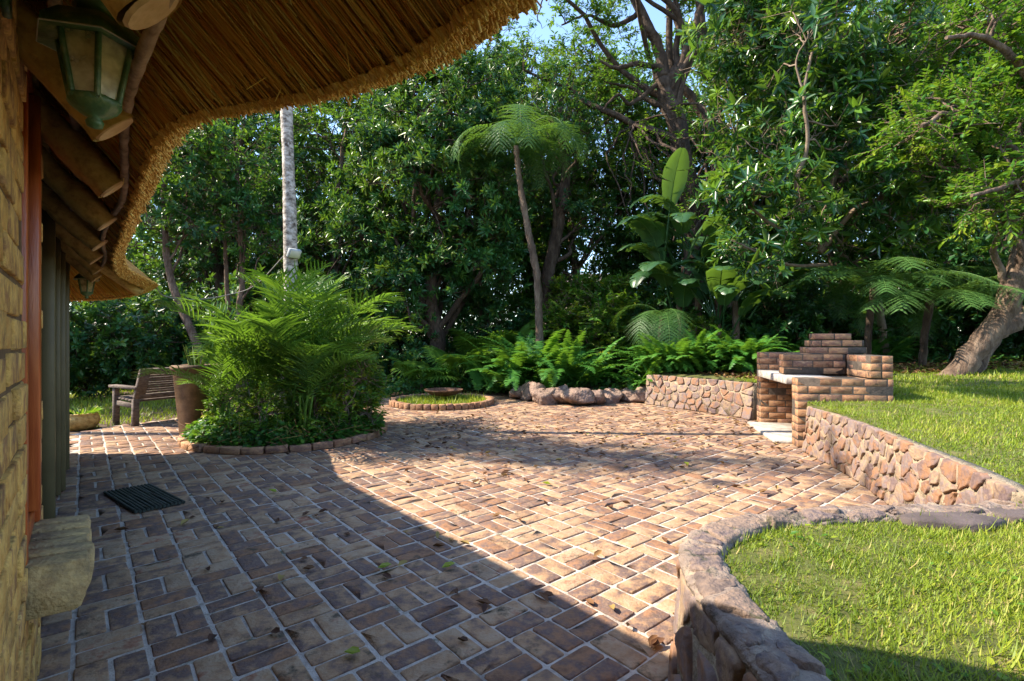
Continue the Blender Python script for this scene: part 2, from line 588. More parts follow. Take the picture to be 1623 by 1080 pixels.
m_cable = mk("cable", [(.16, .15, .14), (.24, .22, .2)], rough=0.7, bump=0)

# ------------------------------------------------------------------ ground
def sstep(x, a, b):
    u = np.clip((np.asarray(x, float) - a) / (b - a), 0, 1)
    return u * u * (3 - 2 * u)


def g(x, y):
    "height of the natural ground"
    x = np.asarray(x, float)
    y = np.asarray(y, float)
    base = np.interp(x, [-60, -16, -8, -3, 0, 3, 5.5, 12, 60], [-.5, -.32, -.05, -.02, .10, .40, .72, .95, 1.6])
    return -0.03 + base * sstep(y, 8.0, 11.5) + 0.012 * np.maximum(y - 16, 0) * sstep(y, 14, 30)


def lawn_z(x, y):
    return 0.437 + 0.016 * np.maximum(np.asarray(y, float) - 2.2, 0) + 0.036 * np.maximum(np.asarray(x, float) - 2.7, 0)


# ------------------------------------------------------------------ brick patio
P2 = lambda t, v: tuple(M(t, v)[:2])
near_out = smooth([(.50, -2.0), (.575, -.5), (.59, .7), (.572, 1.2), (.565, 1.55), (.615, 1.80), (.76, 2.0), (1.02, 2.16), (1.5, 2.25), (2.0, 2.28), (2.32, 2.34)], 70)
far_out = smooth([(2.38, 2.40), (2.46, 2.6), (2.57, 2.9), (2.74, 3.5), (2.93, 4.1), (3.05, 4.6), (3.19, 5.45)], 60)
left_out = smooth([(3.66, 7.62), (3.42, 8.15), (3.05, 8.75), (2.72, 9.3), (2.55, 9.55)], 40)
PATIO = ([P2(-2.5, -.27), P2(7.15, -.27), P2(7.16, -.10), P2(8.5, -.12), (-5.62, 7.1), (-5.1, 7.95), (-4.5, 8.9), (-3.6, 9.9), (-2.4, 10.7), (-.8, 11.1), (0.1, 10.9), (.6, 10.5), (1.2, 10.1), (2.0, 10.1), (2.75, 9.9)]
         + [tuple(p) for p in left_out[::-1]] + [(4.0, 7.3), (3.5, 5.6)] + [tuple(p + np.array((.06, 0))) for p in far_out[::-1]] + [(2.5, 2.2)]
         + [tuple(p + np.array((.07, -.02))) for p in near_out[::-1]])
xs = np.unique(np.concatenate([np.linspace(-700, -40, 12), np.linspace(-40, -12, 15), np.linspace(-12, -7, 14), np.linspace(-7, 5, 73), np.linspace(5, 14, 24), np.linspace(14, 40, 14), np.linspace(40, 700, 12)]))
ys = np.unique(np.concatenate([np.linspace(-700, -12, 12), np.linspace(-12, 7, 20), np.linspace(7, 12.4, 40), np.linspace(12.4, 20, 26), np.linspace(20, 50, 14), np.linspace(50, 900, 14)]))
XX, YY = np.meshgrid(xs, ys)
ZZ = g(XX, YY) + np.where((YY > 11.5) & (abs(XX) < 30), RNG.normal(0, 0.03, XX.shape), 0)
_p = np.array(PATIO)
_in = np.zeros(XX.shape, bool)
for _dx, _dy in ((0, 0), (.14, 0), (-.14, 0), (0, .14), (0, -.14)):
    _in |= inpoly(XX + _dx, YY + _dy, _p)
ZZ = np.where(_in, -.05, ZZ)
mb = MB()
nx = len(xs)
mb.add(np.stack([XX.ravel(), YY.ravel(), ZZ.ravel()], 1),
       [(j * nx + i, j * nx + i + 1, (j + 1) * nx + i + 1, (j + 1) * nx + i) for j in range(len(ys) - 1) for i in range(nx - 1)])
tag(mb.build("ground", m_soil, smooth=True), kind="structure")

BED_C, BED_R = np.array((-2.85, 6.5)), 1.16
PIT_C, PIT_R = np.array((-1.33, 9.62)), 0.93

mb = MB()
poly = np.array(PATIO)
# mortar bed: grid cells inside the outline
gx = np.arange(-7, 5, .08)
gy = np.arange(-3, 12, .08)
CX, CY = np.meshgrid(gx + .04, gy + .04)
ok = inpoly(CX, CY, poly)
c = np.stack([CX[ok], CY[ok]], 1)
q = np.array([(-.04, -.04), (.04, -.04), (.04, .04), (-.04, .04)]) * 1.0
V = np.concatenate([c[:, None] + q[None], np.full((len(c), 4, 1), -0.006)], 2)
ID = {}
Vl, F = [], []
for cc in V:
    f = []
    for p in cc:
        k = (round(p[0] * 50), round(p[1] * 50))
        if k not in ID:
            ID[k] = len(Vl)
            Vl.append(p)
        f.append(ID[k])
    F.append(tuple(f))
Vl = np.array(Vl)
Vl[:, 2] += RNG.normal(0, .0012, len(Vl))
mb.add(Vl, F)
patio = mb.build("patio", m_joint)
tag(patio, kind="structure")
# the bricks: basket weave, each one a worn bevelled block of the patio surface
MOD, BL, BW = 0.2225, 0.204, 0.098
OFF = 0.125 - 0.12 - 0.035
B_c, B_a, B_h, B_t = [], [], [], []
for i in range(-1, 46):
    for j in range(-12, 62):
        v0 = OFF + (i + .5) * MOD
        t0 = (j + .5) * MOD
        for k in (-1, 1):
            if (i + j) % 2:
                v, t, ang = v0, t0 + k * MOD / 4, 0
            else:
                v, t, ang = v0 + k * MOD / 4, t0, 1
            p = M(t, v)
            B_c.append(p)
            B_a.append(ang)
B_c = np.array(B_c)
B_a = np.array(B_a)
bx = B_c[:, :2]
keep = inpoly(bx[:, 0], bx[:, 1], poly)
keep &= np.linalg.norm(bx - BED_C, axis=1) > BED_R - .02
keep &= np.linalg.norm(bx - PIT_C, axis=1) > PIT_R - .02
B_c, B_a = B_c[keep], B_a[keep]
n = len(B_c)
# rounded-corner top outlines
def paver_batch(C, ang):
    n = len(C)
    cr = .009
    out = []
    hl, hw = BL / 2, BW / 2
    for sx, sy in ((1, 1), (-1, 1), (-1, -1), (1, -1)):
        for a in ((0, 1), (.45, .89), (.89, .45), (1, 0)) if sx * sy > 0 else ((1, 0), (.89, .45), (.45, .89), (0, 1)):
            out.append((sx * (hl - cr + cr * (1 - a[1] if False else a[0])), sy * (hw - cr + cr * a[1])))
    o = np.array(out)
    a_ = np.arctan2(o[:, 1] / hw, o[:, 0] / hl)
    o = o[np.argsort(a_)]
    K = len(o)
    sc = np.stack([RNG.normal(1, .012, n), RNG.normal(1, .02, n)], 1)
    base = o[None] * sc[:, None] + RNG.normal(0, .0013, (n, K, 2))
    rings = []
    inset = ((0.0, -.02), (0.0, -.004), (.0015, -.001), (.0055, .0006))
    nrm2 = np.sign(o) * np.where(np.abs(o) > np.array([hl - .02, hw - .02]), 1, .3)
    for ins, z in inset:
        r = base - nrm2[None] * ins
        rings.append(np.concatenate([r, np.full((n, K, 1), z)], 2))
    rings.append(np.concatenate([base[:, :1] * 0, np.full((n, 1, 1), .0012)], 2))
    V = np.concatenate(rings, 1)
    V[..., 2] += RNG.normal(0, .0016, (n, 1))
    tilt = RNG.normal(0, .011, (n, 2))
    V[..., 2] += V[..., 0] * tilt[:, :1] + V[..., 1] * tilt[:, 1:]
    rot = RNG.normal(0, .012, n)
    u = np.where(ang[:, None] == 0, V2[None], U2[None])
    u = u * np.cos(rot)[:, None] + np.stack([-u[:, 1], u[:, 0]], 1) * np.sin(rot)[:, None]
    w = np.stack([-u[:, 1], u[:, 0]], 1)
    xy = V[..., 0:1] * u[:, None] + V[..., 1:2] * w[:, None] + C[:, None, :2] + RNG.normal(0, .0022, (n, 1, 2))
    V3 = np.concatenate([xy, V[..., 2:3]], 2)
    F = []
    for r in range(3):
        for k in range(K):
            k2 = (k + 1) % K
            F.append((r * K + k, r * K + k2, (r + 1) * K + k2, (r + 1) * K + k))
    for k in range(K):
        F.append((3 * K + k, 3 * K + (k + 1) % K, 4 * K))
    return V3, F


V3, F = paver_batch(B_c, B_a)
mb = MB()
bt = np.clip(RNG.beta(1.6, 1.6, n), 0, 1)
mb.batch(V3, F, bt)
o = mb.build("paving_bricks", m_paver, patio)

# dry leaves fallen on the patio
mb = MB()
n = 520
px = np.concatenate([RNG.uniform(640, 1300, 470), RNG.uniform(180, 1080, 50)])
py = np.concatenate([np.clip(RNG.gamma(2.0, 24, 470) + 646, 645, 880), RNG.uniform(700, 1040, 50)])
Yd = EYE * 800 / (py - 540)
P = np.stack([(px - 811.5) / 800 * Yd, Yd, np.full(n, .007)], 1)
ok = inpoly(P[:, 0], P[:, 1], poly) & (np.linalg.norm(P[:, :2] - BED_C, axis=1) > BED_R + .05) & (np.linalg.norm(P[:, :2] - PIT_C, axis=1) > PIT_R + .08)
P = P[ok]
n = len(P)
a = RNG.uniform(0, 6.28, n)
D = np.stack([np.cos(a), np.sin(a), RNG.normal(.04, .10, n)], 1)
CURL = (np.array([(0, 0, .02), (.3, .45, .22), (.7, .36, .26), (1, 0, .18), (.7, -.36, .20), (.3, -.45, .24), (.5, 0, 0)]),
        [(0, 6, 1), (1, 6, 2), (2, 6, 3), (3, 6, 4), (4, 6, 5), (5, 6, 0)])
leaves(mb, P, D, np.array([0, 0, 1.0]) + RNG.normal(0, .16, (n, 3)), RNG.uniform(.04, .085, n), RNG.uniform(.022, .04, n), RNG.uniform(0, 1, n) ** 1.6, CURL)
tag(mb.build("fallen_leaf_litter", m_dry), "dry brown leaves scattered over the sunlit brick patio", "leaf litter", kind="stuff")
mb = MB()
for (px, py) in ((873, 770), (598, 905), (438, 783), (812, 716), (545, 1040), (700, 905), (930, 690), (1090, 740)):
    Y = EYE * 800 / (py - 540)
    p = np.array([[(px - 811.5) / 800 * Y, Y, .014]])
    a = RNG.uniform(0, 6.28)
    leaves(mb, p, np.array([[math.cos(a), math.sin(a), .05]]), np.array([[.1, .1, 1.0]]), .075, .05, .85, CURL)
tag(mb.build("green_leaf_litter", m_leafl), "few fresh yellow green leaves dropped on the paving", "leaf litter", kind="stuff")


# ------------------------------------------------------------------ rubble stone walls
def path_frame(P):
    P = np.asarray(P, float)
    T = nrm(np.gradient(P, axis=0))
    s = np.concatenate([[0], np.cumsum(np.linalg.norm(np.diff(P, axis=0), axis=1))])
    return P, T, s


def sweep(mb, path, prof, side=1, tint=0.5, noise=0.0, close=True):
    "prof: [(offset to the left*side, z)]; z may be callable(x, y)"
    P, T, s = path_frame(path)
    Nn = np.stack([-T[:, 1], T[:, 0]], 1) * side
    K = len(prof)
    V = np.zeros((len(P), K, 3))
    for k, (o_, z) in enumerate(prof):
        V[:, k, :2] = P + Nn * o_
        V[:, k, 2] = z(V[:, k, 0], V[:, k, 1]) if callable(z) else z
    if noise:
        V += RNG.normal(0, noise, V.shape)
    F = []
    for i in range(len(P) - 1):
        for k in range(K if close else K - 1):
            k2 = (k + 1) % K
            f = (i * K + k, i * K + k2, (i + 1) * K + k2, (i + 1) * K + k)
            F.append(f if side < 0 else f[::-1])
    if close:
        F.append(tuple(range(K)))
        F.append(tuple((len(P) - 1) * K + k for k in range(K))[::-1])
    mb.add(V.reshape(-1, 3), F, tint)


def clip_half(poly, m_, n_):
    out = []
    for i in range(len(poly)):
        a, b = poly[i], poly[(i + 1) % len(poly)]
        da, db = (a - m_) @ n_, (b - m_) @ n_
        if da <= 0:
            out.append(a)
        if (da < 0) != (db < 0):
            out.append(a + (b - a) * da / (da - db))
    return out


def stone_face(mb, path, side, z0, z1, cell=(.16, .12), batter=.05, rng=None, gap=.010, bulge=.011, flat=None):
    "irregular stones set on the face of a wall; side=+1 means the face looks to the left of the path"
    P, T, s = path_frame(path)
    Lg = s[-1]
    Nn = np.stack([-T[:, 1], T[:, 0]], 1) * side
    nx_, nz_ = max(2, int(round(Lg / cell[0]))), max(2, int(round((z1 - z0) / cell[1])))
    seeds = []
    for j in range(nz_):
        for i in range(nx_):
            if rng.random() < .06:
                continue
            seeds.append(((i + .5 + (j % 2) * .5 + rng.uniform(-.42, .42)) * Lg / nx_, z0 + (j + .5 + rng.uniform(-.36, .36)) * (z1 - z0) / nz_))
    seeds = np.array(seeds)
    for k, c in enumerate(seeds):
        pl = [np.array(p) for p in ((0, z0), (Lg, z0), (Lg, z1), (0, z1))]
        d = np.linalg.norm(seeds - c, axis=1)
        for m_ in np.argsort(d)[1:16]:
            mid = (c + seeds[m_]) / 2
            nn = seeds[m_] - c
            pl = clip_half(pl, mid, nn)
            if len(pl) < 3:
                break
        if len(pl) < 3:
            continue
        pl = np.array(pl)
        cen = pl.mean(0)
        rad = np.linalg.norm(pl - cen, axis=1)
        if rad.max() < .025:
            continue
        gp = gap * rng.uniform(.6, 2.2)
        pl = cen + (pl - cen) * np.clip(1 - gp / np.maximum(rad, .02), .3, 1)[:, None]
        # chop the corners
        q = []
        for i in range(len(pl)):
            a, b = pl[i], pl[(i + 1) % len(pl)]
            q += [a * .90 + b * .10, a * .66 + b * .34 + rng.normal(0, .0035, 2), a * .34 + b * .66 + rng.normal(0, .0035, 2), a * .10 + b * .90]
        q = np.array(q)
        K = len(q)
        bl = bulge * rng.uniform(.6, 1.3)
        tilt = rng.normal(0, .13, 2)
        rings = [(1.02, -.02), (1.0, bl * .55), (.955, bl * .92), (.78, bl), (.40, bl * 1.02)]
        SZ, dep = [], []
        for sc, dd in rings:
            SZ.append(cen + (q - cen) * sc)
            e = (q - cen) * sc
            dep.append(dd + (e @ tilt) * (dd > 0) * .8 + rng.normal(0, .0018, K))
        SZ.append(cen[None])
        dep.append(np.array([bl * 1.06]))
        SZ = np.vstack(SZ)
        dep = np.concatenate(dep)
        ss = np.clip(SZ[:, 0], 0, Lg)
        xy = np.stack([np.interp(ss, s, P[:, i]) for i in (0, 1)], 1)
        nn = np.stack([np.interp(ss, s, Nn[:, i]) for i in (0, 1)], 1)
        fr = (SZ[:, 1] - z0) / (z1 - z0)
        xy = xy + nn * (dep + batter * (1 - fr))[:, None]
        V = np.concatenate([xy, SZ[:, 1:2]], 1)
        if flat is not None:
            w_ = SZ[:, 1]
            xy = np.stack([np.interp(ss, s, P[:, i]) for i in (0, 1)], 1) - nn * w_[:, None]
            edge_ = np.clip((.035 - w_) / .035, 0, 1) ** 2 + np.clip((w_ - (z1 - .03)) / .03, 0, 1) ** 2
            V = np.concatenate([xy, (flat + dep - .012 * edge_)[:, None]], 1)
        F = []
        for r in range(4):
            for i in range(K):
                i2 = (i + 1) % K
                F.append((r * K + i, r * K + i2, (r + 1) * K + i2, (r + 1) * K + i))
        for i in range(K):
            F.append((4 * K + i, 4 * K + (i + 1) % K, 5 * K))
        if side < 0:
            pass
        else:
            F = [f[::-1] for f in F]
        mb.add(V, F, float(np.clip(rng.beta(1.2, 1.2), 0, 1)))


def stone_wall(name, label, path, side, h, thick, cell, seed, batter=.05, cop=(.06, .02), coping=True):
    """path = top outer edge; side=+1: patio face looks left of the path"""
    rng = np.random.default_rng(seed)
    root = thing(name, label, "stone wall", (*path[len(path) // 2], 0))
    mb = MB()
    s_ = side
    sweep(mb, path, [(batter + .0, -.05), (0.0, h - .02), (-thick, h - .02), (-thick, -.05)], s_)
    mb.build("mortar_core", m_mortar, root)
    mb = MB()
    stone_face(mb, path, s_, 0.0, h - (.03 if coping else 0), cell, batter, rng)
    mb.build("stone_facing", m_stone, root)
    if coping:
        dense = smooth(path, 420)
        mb = MB()
        prof = [(cop[1], h - .035), (cop[1] + .006, h - .012), (cop[1] - .01, h + .004), (-thick * .5, h + .010), (-thick + .01, h + .004), (-thick - .006, h - .012), (-thick - .006, h - .06)]
        prof = [(prof[i][0] * (1 - f) + prof[i + 1][0] * f, prof[i][1] * (1 - f) + prof[i + 1][1] * f) for i in range(len(prof) - 1) for f in (0, .33, .66)] + [prof[-1]]
        sweep(mb, dense, prof, s_)
        V = mb.v[0]
        amp = np.array([mnoise.fractal(Vector(p * 14), .7, 2.2, 5) for p in V])
        T_ = nrm(np.gradient(dense, axis=0))
        nn = np.repeat(np.stack([-T_[:, 1], T_[:, 0]], 1) * s_, len(prof), 0)
        mid = np.tile(np.array([q[0] for q in prof]) + thick * .45, len(dense))
        V[:, 2] += amp * .012
        V[:, :2] += nn * (np.sign(mid) * amp * .012)[:, None]
        tops = MB()
        stone_face(tops, path, s_, -.012, thick + .004, (.20, .11), 0, rng, gap=.012, bulge=.013, flat=h + .002)
        cp_ = tops.build("coping_stones", m_cap, root)
        mb.build("coping", m_coping, root)
    return root


# near wall: patio lies to the left of a path walked away from the camera
stone_wall("stone_wall", "low curving stone retaining wall in the foreground with rough grey coping beside lawn", near_out, 1, .455, .13, (.19, .14), 5, cop=(.05, .010))
stone_wall("stone_wall", "low stone retaining wall running from the braai towards the camera below the lawn", far_out, 1, .50, .11, (.125, .10), 6, coping=False)
stone_wall("stone_wall", "low stone wall between the brick braai and the row of boulders", left_out, 1, .565, .2, (.17, .12), 7, coping=False)
mb = MB()

# boulders that carry the edge on round the planting
def boulder_mb(rng, r):
    mb = MB()
    n1, n2 = 18, 30
    V = []
    ph = rng.uniform(0, 6, 6)
    cutn = nrm(rng.normal(0, 1, (14, 3)))
    cutd = rng.uniform(.50, .80, 14)
    for i in range(n1 + 1):
        for j in range(n2):
            a, b = math.pi * i / n1, 2 * math.pi * j / n2
            d = np.array([math.sin(a) * math.cos(b), math.sin(a) * math.sin(b), math.cos(a)])
            rad = 1 + .08 * math.sin(3 * b + ph[0]) * math.sin(a) + .06 * math.sin(5 * a + ph[1])
            for cn, cd in zip(cutn, cutd):
                dd = d @ cn
                if dd > 0:
                    rad = min(rad, cd / dd)
            V.append(d * rad * r + rng.normal(0, .006, 3))
    F = [(i * n2 + j, i * n2 + (j + 1) % n2, (i + 1) * n2 + (j + 1) % n2, (i + 1) * n2 + j)[::-1] for i in range(n1) for j in range(n2)]
    mb.add(np.array(V), F, rng.uniform(.2, .8))
    return mb


rocks = [(822, 634, 30, 30, "small dark boulder at the far left end of the boulder row"),
         (843, 636, 36, 40, "pale jagged boulder second from the left in the boulder row"),
         (872, 640, 34, 30, "squat boulder behind the two front boulders of the row"),
         (864, 643, 34, 40, "upright brown boulder leaning against its neighbour in the row"),
         (890, 642, 32, 42, "tall pointed pinkish boulder near the middle of the row"),
         (920, 645, 40, 38, "blocky grey boulder standing furthest onto the paving"),
         (948, 643, 28, 34, "narrow boulder just right of the blocky grey one"),
         (972, 640, 36, 32, "low flat boulder partly covered by fern leaves"),
         (999, 638, 34, 34, "rounded boulder beside the long last boulder"),
         (1032, 640, 56, 42, "long large boulder touching the stone wall")]
for k, (px, py, wd, ht, lab) in enumerate(rocks):
    rng = np.random.default_rng(100 + k)
    Y = EYE * 800 / (py - 540)
    sx, sz = wd / 800 * Y * .76, ht / 800 * Y * .50
    me = boulder_mb(rng, np.array([sx, sx * rng.uniform(.8, 1.1), sz])).mesh("boulder", m_boulder)
    o = link("boulder", me)
    o.location = ((px - 811.5) / 800 * Y, Y + sx * .6, sz * .62)
    tag(o, lab, "boulder", "boulders edging the fern bed")

# ------------------------------------------------------------------ lawn
E_, W_ = np.array((.975, -.223)), np.array((.223, .975))
PB = np.array((3.2, 5.66, 0))
bl = lambda a, b, z: np.array([*(PB[:2] + E_ * a + W_ * b), z])
b2 = lambda a, b: tuple(PB[:2] + E_ * a + W_ * b)
near_in = near_out + np.stack([-nrm(np.gradient(near_out, axis=0))[:, 1], nrm(np.gradient(near_out, axis=0))[:, 0]], 1) * -.085
far_in = far_out + np.stack([-nrm(np.gradient(far_out, axis=0))[:, 1], nrm(np.gradient(far_out, axis=0))[:, 0]], 1) * -.065
LAWN = [tuple(p) for p in near_in] + [tuple(p) for p in far_in] + [b2(.15, .1), b2(.6, .15), b2(.75, 1.7), b2(.3, 1.76)] + [tuple(p) for p in (left_out + np.array((.13, .07)))] + [(2.9, 10.4), (5.2, 10.3), (8.2, 9.4), (13, 9.0), (13, -2.0)]
LAWN = np.array(LAWN)
gx = np.arange(0.4, 13, .1)
gy = np.arange(-2, 10.6, .1)
CX, CY = np.meshgrid(gx + .05, gy + .05)
ok = inpoly(CX, CY, LAWN)
ID, Vl, F = {}, [], []
for x, y in zip(CX[ok], CY[ok]):
    f = []
    for dx, dy in ((-.05, -.05), (.05, -.05), (.05, .05), (-.05, .05)):
        k = (round((x + dx) * 20), round((y + dy) * 20))
        if k not in ID:
            ID[k] = len(Vl)
            Vl.append((x + dx, y + dy, 0))
        f.append(ID[k])
    F.append(tuple(f))
Vl = np.array(Vl)
Vl[:, 2] = lawn_z(Vl[:, 0], Vl[:, 1]) + RNG.normal(0, .004, len(Vl))
mb = MB()
mb.add(Vl, F)
ec = {}
for f in F:
    for i in range(4):
        a_, b_ = f[i], f[(i + 1) % 4]
        k = (min(a_, b_), max(a_, b_))
        ec[k] = None if k in ec else (a_, b_)
for e_ in [e for e in ec.values() if e]:
    p, q_ = Vl[e_[0]], Vl[e_[1]]
    mb.add(np.array([p, q_, q_ - (0, 0, .3), p - (0, 0, .3)]), [(1, 0, 3, 2)])
lawn = mb.build("lawn", m_turf, smooth=True)
tag(lawn, kind="structure")


TURF = np.array([tuple(p) for p in near_in] + [tuple(p) for p in far_in] + [b2(.1, -.02), b2(.97, -.02), b2(.97, 1.87), b2(.12, 1.88), (3.62, 8.0), (3.75, 8.5), (4.6, 9.1), (5.4, 9.7), (8.2, 9.3), (13, 8.8), (13, -2.0)])


def grass_on(mb, n, xr, yr, poly, zf, hgt, wid, dens=None, lean=.8):
    x = RNG.uniform(*xr, n)
    y = RNG.uniform(*yr, n)
    ok = inpoly(x, y, poly)
    x, y = x[ok], y[ok]
    n = len(x)
    patch = .5 + .5 * np.sin(x * 3.1 + np.sin(y * 2.3) * 1.7) * np.sin(y * 2.7 + np.sin(x * 1.9))
    bare_ = np.sin(x * 5.3 + 2 * np.sin(y * 3.7)) * np.sin(y * 6.1 + 1.3 * np.sin(x * 4.1)) + .5 * np.sin(x * 13 + y * 9)
    kp = RNG.random(n) < np.clip(1.15 - .75 * np.clip(bare_ - .35, 0, 1), .2, 1)
    x, y, patch = x[kp], y[kp], patch[kp]
    n = len(x)
    P = np.stack([x, y, zf(x, y) - .004], 1)
    a = RNG.uniform(0, 6.283, n)
    le = np.abs(RNG.normal(lean, .4, n))
    D = np.stack([np.cos(a) * le, np.sin(a) * le, np.ones(n)], 1)
    L = RNG.gamma(3.2, 1 / 3.2, n) * hgt * (.7 + .5 * patch)
    tint = np.clip(.18 + .5 * patch * RNG.uniform(.5, 1.1, n) + RNG.normal(0, .14, n) + (RNG.random(n) < .08) * .5, 0, 1)
    N = np.cross(D, np.stack([-np.sin(a), np.cos(a), np.zeros(n)], 1))
    leaves(mb, P, D, -N, L, RNG.uniform(.6, 1.3, n) * wid, tint, BLADE)


mb = MB()
grass_on(mb, 210000, (.55, 3.3), (.3, 2.7), TURF, lawn_z, .022, .0036, lean=1.3)
grass_on(mb, 110000, (2.3, 6.5), (2.3, 6.3), TURF, lawn_z, .030, .0062, lean=1.2)
grass_on(mb, 60000, (2.5, 12), (5.5, 10.4), TURF, lawn_z, .040, .012, lean=1.1)
tag(mb.build("lawn_grass", m_grass), "short bright green grass covering the raised lawn", "grass", kind="stuff")
LLAWN = np.array([(-5.75, 7.0), (-5.2, 8.0), (-4.6, 9.0), (-4.2, 10.6), (-6, 13), (-11, 14), (-12, 7), (-6.2, 6.4)])
mb = MB()
grass_on(mb, 30000, (-12, -4), (6.2, 14), LLAWN, lambda x, y: g(x, y) + .005, .07, .013)
tag(mb.build("side_grass", m_grass), "shaded grass patch around the wooden bench", "grass", kind="stuff")

mb = MB()
n = 1500
x, y = RNG.uniform(.6, 3.4, n), RNG.uniform(.4, 2.6, n)
ok = inpoly(x, y, TURF) & (np.sin(x * 4.1 + 1) * np.sin(y * 5.2) > .1)
x, y = x[ok], y[ok]
n = len(x)
a = RNG.uniform(0, 6.283, n)
leaves(mb, np.stack([x, y, lawn_z(x, y) + RNG.uniform(.004, .018, n)], 1), np.stack([np.cos(a), np.sin(a), RNG.uniform(.1, .6, n)], 1), np.array((0, 0, 1.0)) + RNG.normal(0, .2, (n, 3)),
       RNG.uniform(.014, .034, n), RNG.uniform(.012, .022, n), RNG.uniform(.2, .9, n))
tag(mb.build("lawn_weeds", m_leafl), "small broad leaved weeds growing among the grass of the near lawn", "weeds", kind="stuff")

# weathered stepping stones let into the near lawn
for k, (px, py, w_, d_, lab) in enumerate([(1508, 831, .40, .16, "dark flat stepping stone half sunk in grass, nearer the wall corner"),
                                           (1625, 822, .34, .14, "dark flat stepping stone at the right edge of the lawn")]):
    Y = .76 * 800 / (py - 540)
    x = (px - 811.5) / 800 * Y
    mb = MB()
    a = np.linspace(0, 6.283, 16, endpoint=False)
    rr = 1 + RNG.normal(0, .10, 16)
    zz = float(lawn_z(x, Y))
    top = np.stack([x + np.cos(a) * rr * w_ / 2, Y + np.sin(a) * rr * d_ / 2, np.full(16, zz + .026)], 1)
    bot = top * 1
    bot[:, 2] -= .06
    V = np.vstack([bot, top, top * .0 + (top - top.mean(0)) * .85 + top.mean(0) + np.array((0, 0, .006))])
    F = [(i, (i + 1) % 16, 16 + (i + 1) % 16, 16 + i) for i in range(16)] + [(16 + i, 16 + (i + 1) % 16, 32 + (i + 1) % 16, 32 + i) for i in range(16)] + [tuple(range(32, 48))]
    mb.add(V, F)
    tag(mb.build("stepping_stone", m_slate), lab, "stepping stone", "stepping stones in the lawn")


# ------------------------------------------------------------------ brickwork
def brick_block(mb, mm, org, e, w, a0, a1, b0, b1, z0, z1, course=.0835, L=.222, gap=.011, dz=0.0, jit=.0012, phase=0):
    e, w = np.asarray(e, float), np.asarray(w, float)
    org = np.asarray(org, float)
    e3, w3 = np.array([*e, 0]), np.array([*w, 0])
    nC = max(1, int(round((z1 - z0) / course)))
    ch = (z1 - z0) / nC
    swap = (a1 - a0) < (b1 - b0)
    if swap:
        e3, w3, a0, a1, b0, b1 = w3, e3, b0, b1, a0, a1
    rows = max(1, int(round((b1 - b0) / .11)))
    rw = (b1 - b0) / rows
    C, H = [], []
    for k in range(nC):
        zc = z0 + (k + .5) * ch
        for r in range(rows):
            bc = b0 + (r + .5) * rw
            x = a0 - ((k + phase) % 2) * L / 2
            while x < a1 - .01:
                xa, xb = max(x, a0), min(x + L, a1)
                if xb - xa > .03:
                    C.append(org[:3] * 0 + np.array([org[0], org[1], 0]) + e3 * (xa + xb) / 2 + w3 * bc + np.array([0, 0, zc]))
                    H.append(((xb - xa - gap) / 2, (rw - gap * (rows > 1)) / 2, (ch - gap) / 2))
                x += L
    C = np.array(C)
    C = C + RNG.normal(0, jit, C.shape)
    boxes(mb, C, e3, w3, np.array(H), .0028, RNG.beta(1.3, 1.3, len(C)), jit=.0005)
    if mm is not None:
        i_ = .007
        boxes(mm, np.array([org[0], org[1], 0]) + e3 * (a0 + a1) / 2 + w3 * (b0 + b1) / 2 + np.array([0, 0, (z0 + z1) / 2]), e3, w3,
              ((a1 - a0) / 2 - i_, (b1 - b0) / 2 - i_, (z1 - z0) / 2 - i_ * .6), .002)


# ------------------------------------------------------------------ braai (built-in brick barbecue)
braai = thing("brick_braai", "brick built-in braai with stepped brick top set into the lawn edge", "braai", bl(.45, .9, 0))
mb, mm = MB(), MB()
A1 = .95
brick_block(mb, mm, PB, E_, W_, 0, A1, 0, .22, .0, .78)                      # near pier and near side
brick_block(mb, mm, PB, E_, W_, .40, A1, .222, 1.60, 0, .69, phase=1)         # solid back of the base
mb.build("base_brickwork", m_brick, braai)
mb2 = MB()
brick_block(mb2, mm, PB, E_, W_, 0, A1, 1.62, 1.85, 0, 1.035)                 # far pier
mb2.build("side_pier", m_brick, braai)
mb3 = MB()
brick_block(mb3, mm, PB, E_, W_, .722, A1 - .002, .224, 1.612, .694, .779)
brick_block(mb3, mm, PB, E_, W_, .02, .715, .60, .82, .785, 1.035)           # fire wall
brick_block(mb3, mm, PB, E_, W_, .72, A1 - .003, 0.003, 1.615, .783, 1.037, phase=1)          # back wall
brick_block(mb3, mm, PB, E_, W_, .30, .715, .825, 1.615, .785, 1.03)
mb3.build("fire_wall", m_brick, braai)
mb4 = MB()
for k, (ln, da) in enumerate(((.64, .02), (.58, .03), (.41, -.02))):
    z = 1.04 + k * .0835
    brick_block(mb4, mm, PB, E_, W_, .60 + da - ln / 2, .60 + da + ln / 2, .60 + k * .01, .94 - k * .05, z, z + .082, phase=k)
mb4.build("stepped_top", m_brick, braai)
mm.build("mortar", m_brickm, braai)
mb = MB()
boxes(mb, bl(.19, .91, .735), [*E_, 0], [*W_, 0], (.24, .688, .045), .006, jit=.001)
mb.build("counter_slab", m_conc, braai)
mb = MB()
boxes(mb, bl(.52, .41, .735), [*E_, 0], [*W_, 0], (.194, .187, .04), .01, jit=.002)
mb.build("hearth", m_ash, braai)
mb = MB()
boxes(mb, bl(.14, .91, .012), [*E_, 0], [*W_, 0], (.32, .688, .022), .008, jit=.001)
mb.build("floor_slab", m_conc, braai)

# ------------------------------------------------------------------ thatched house
U3, V3_ = np.array([*U2, 0]), np.array([*V2, 0])
house = thing("thatched_house", "brick house under a shaggy thatched roof along the left side", "house", M(3, -.3))
ORI = np.array((0, 0, 0.))
mb, mm = MB(), MB()


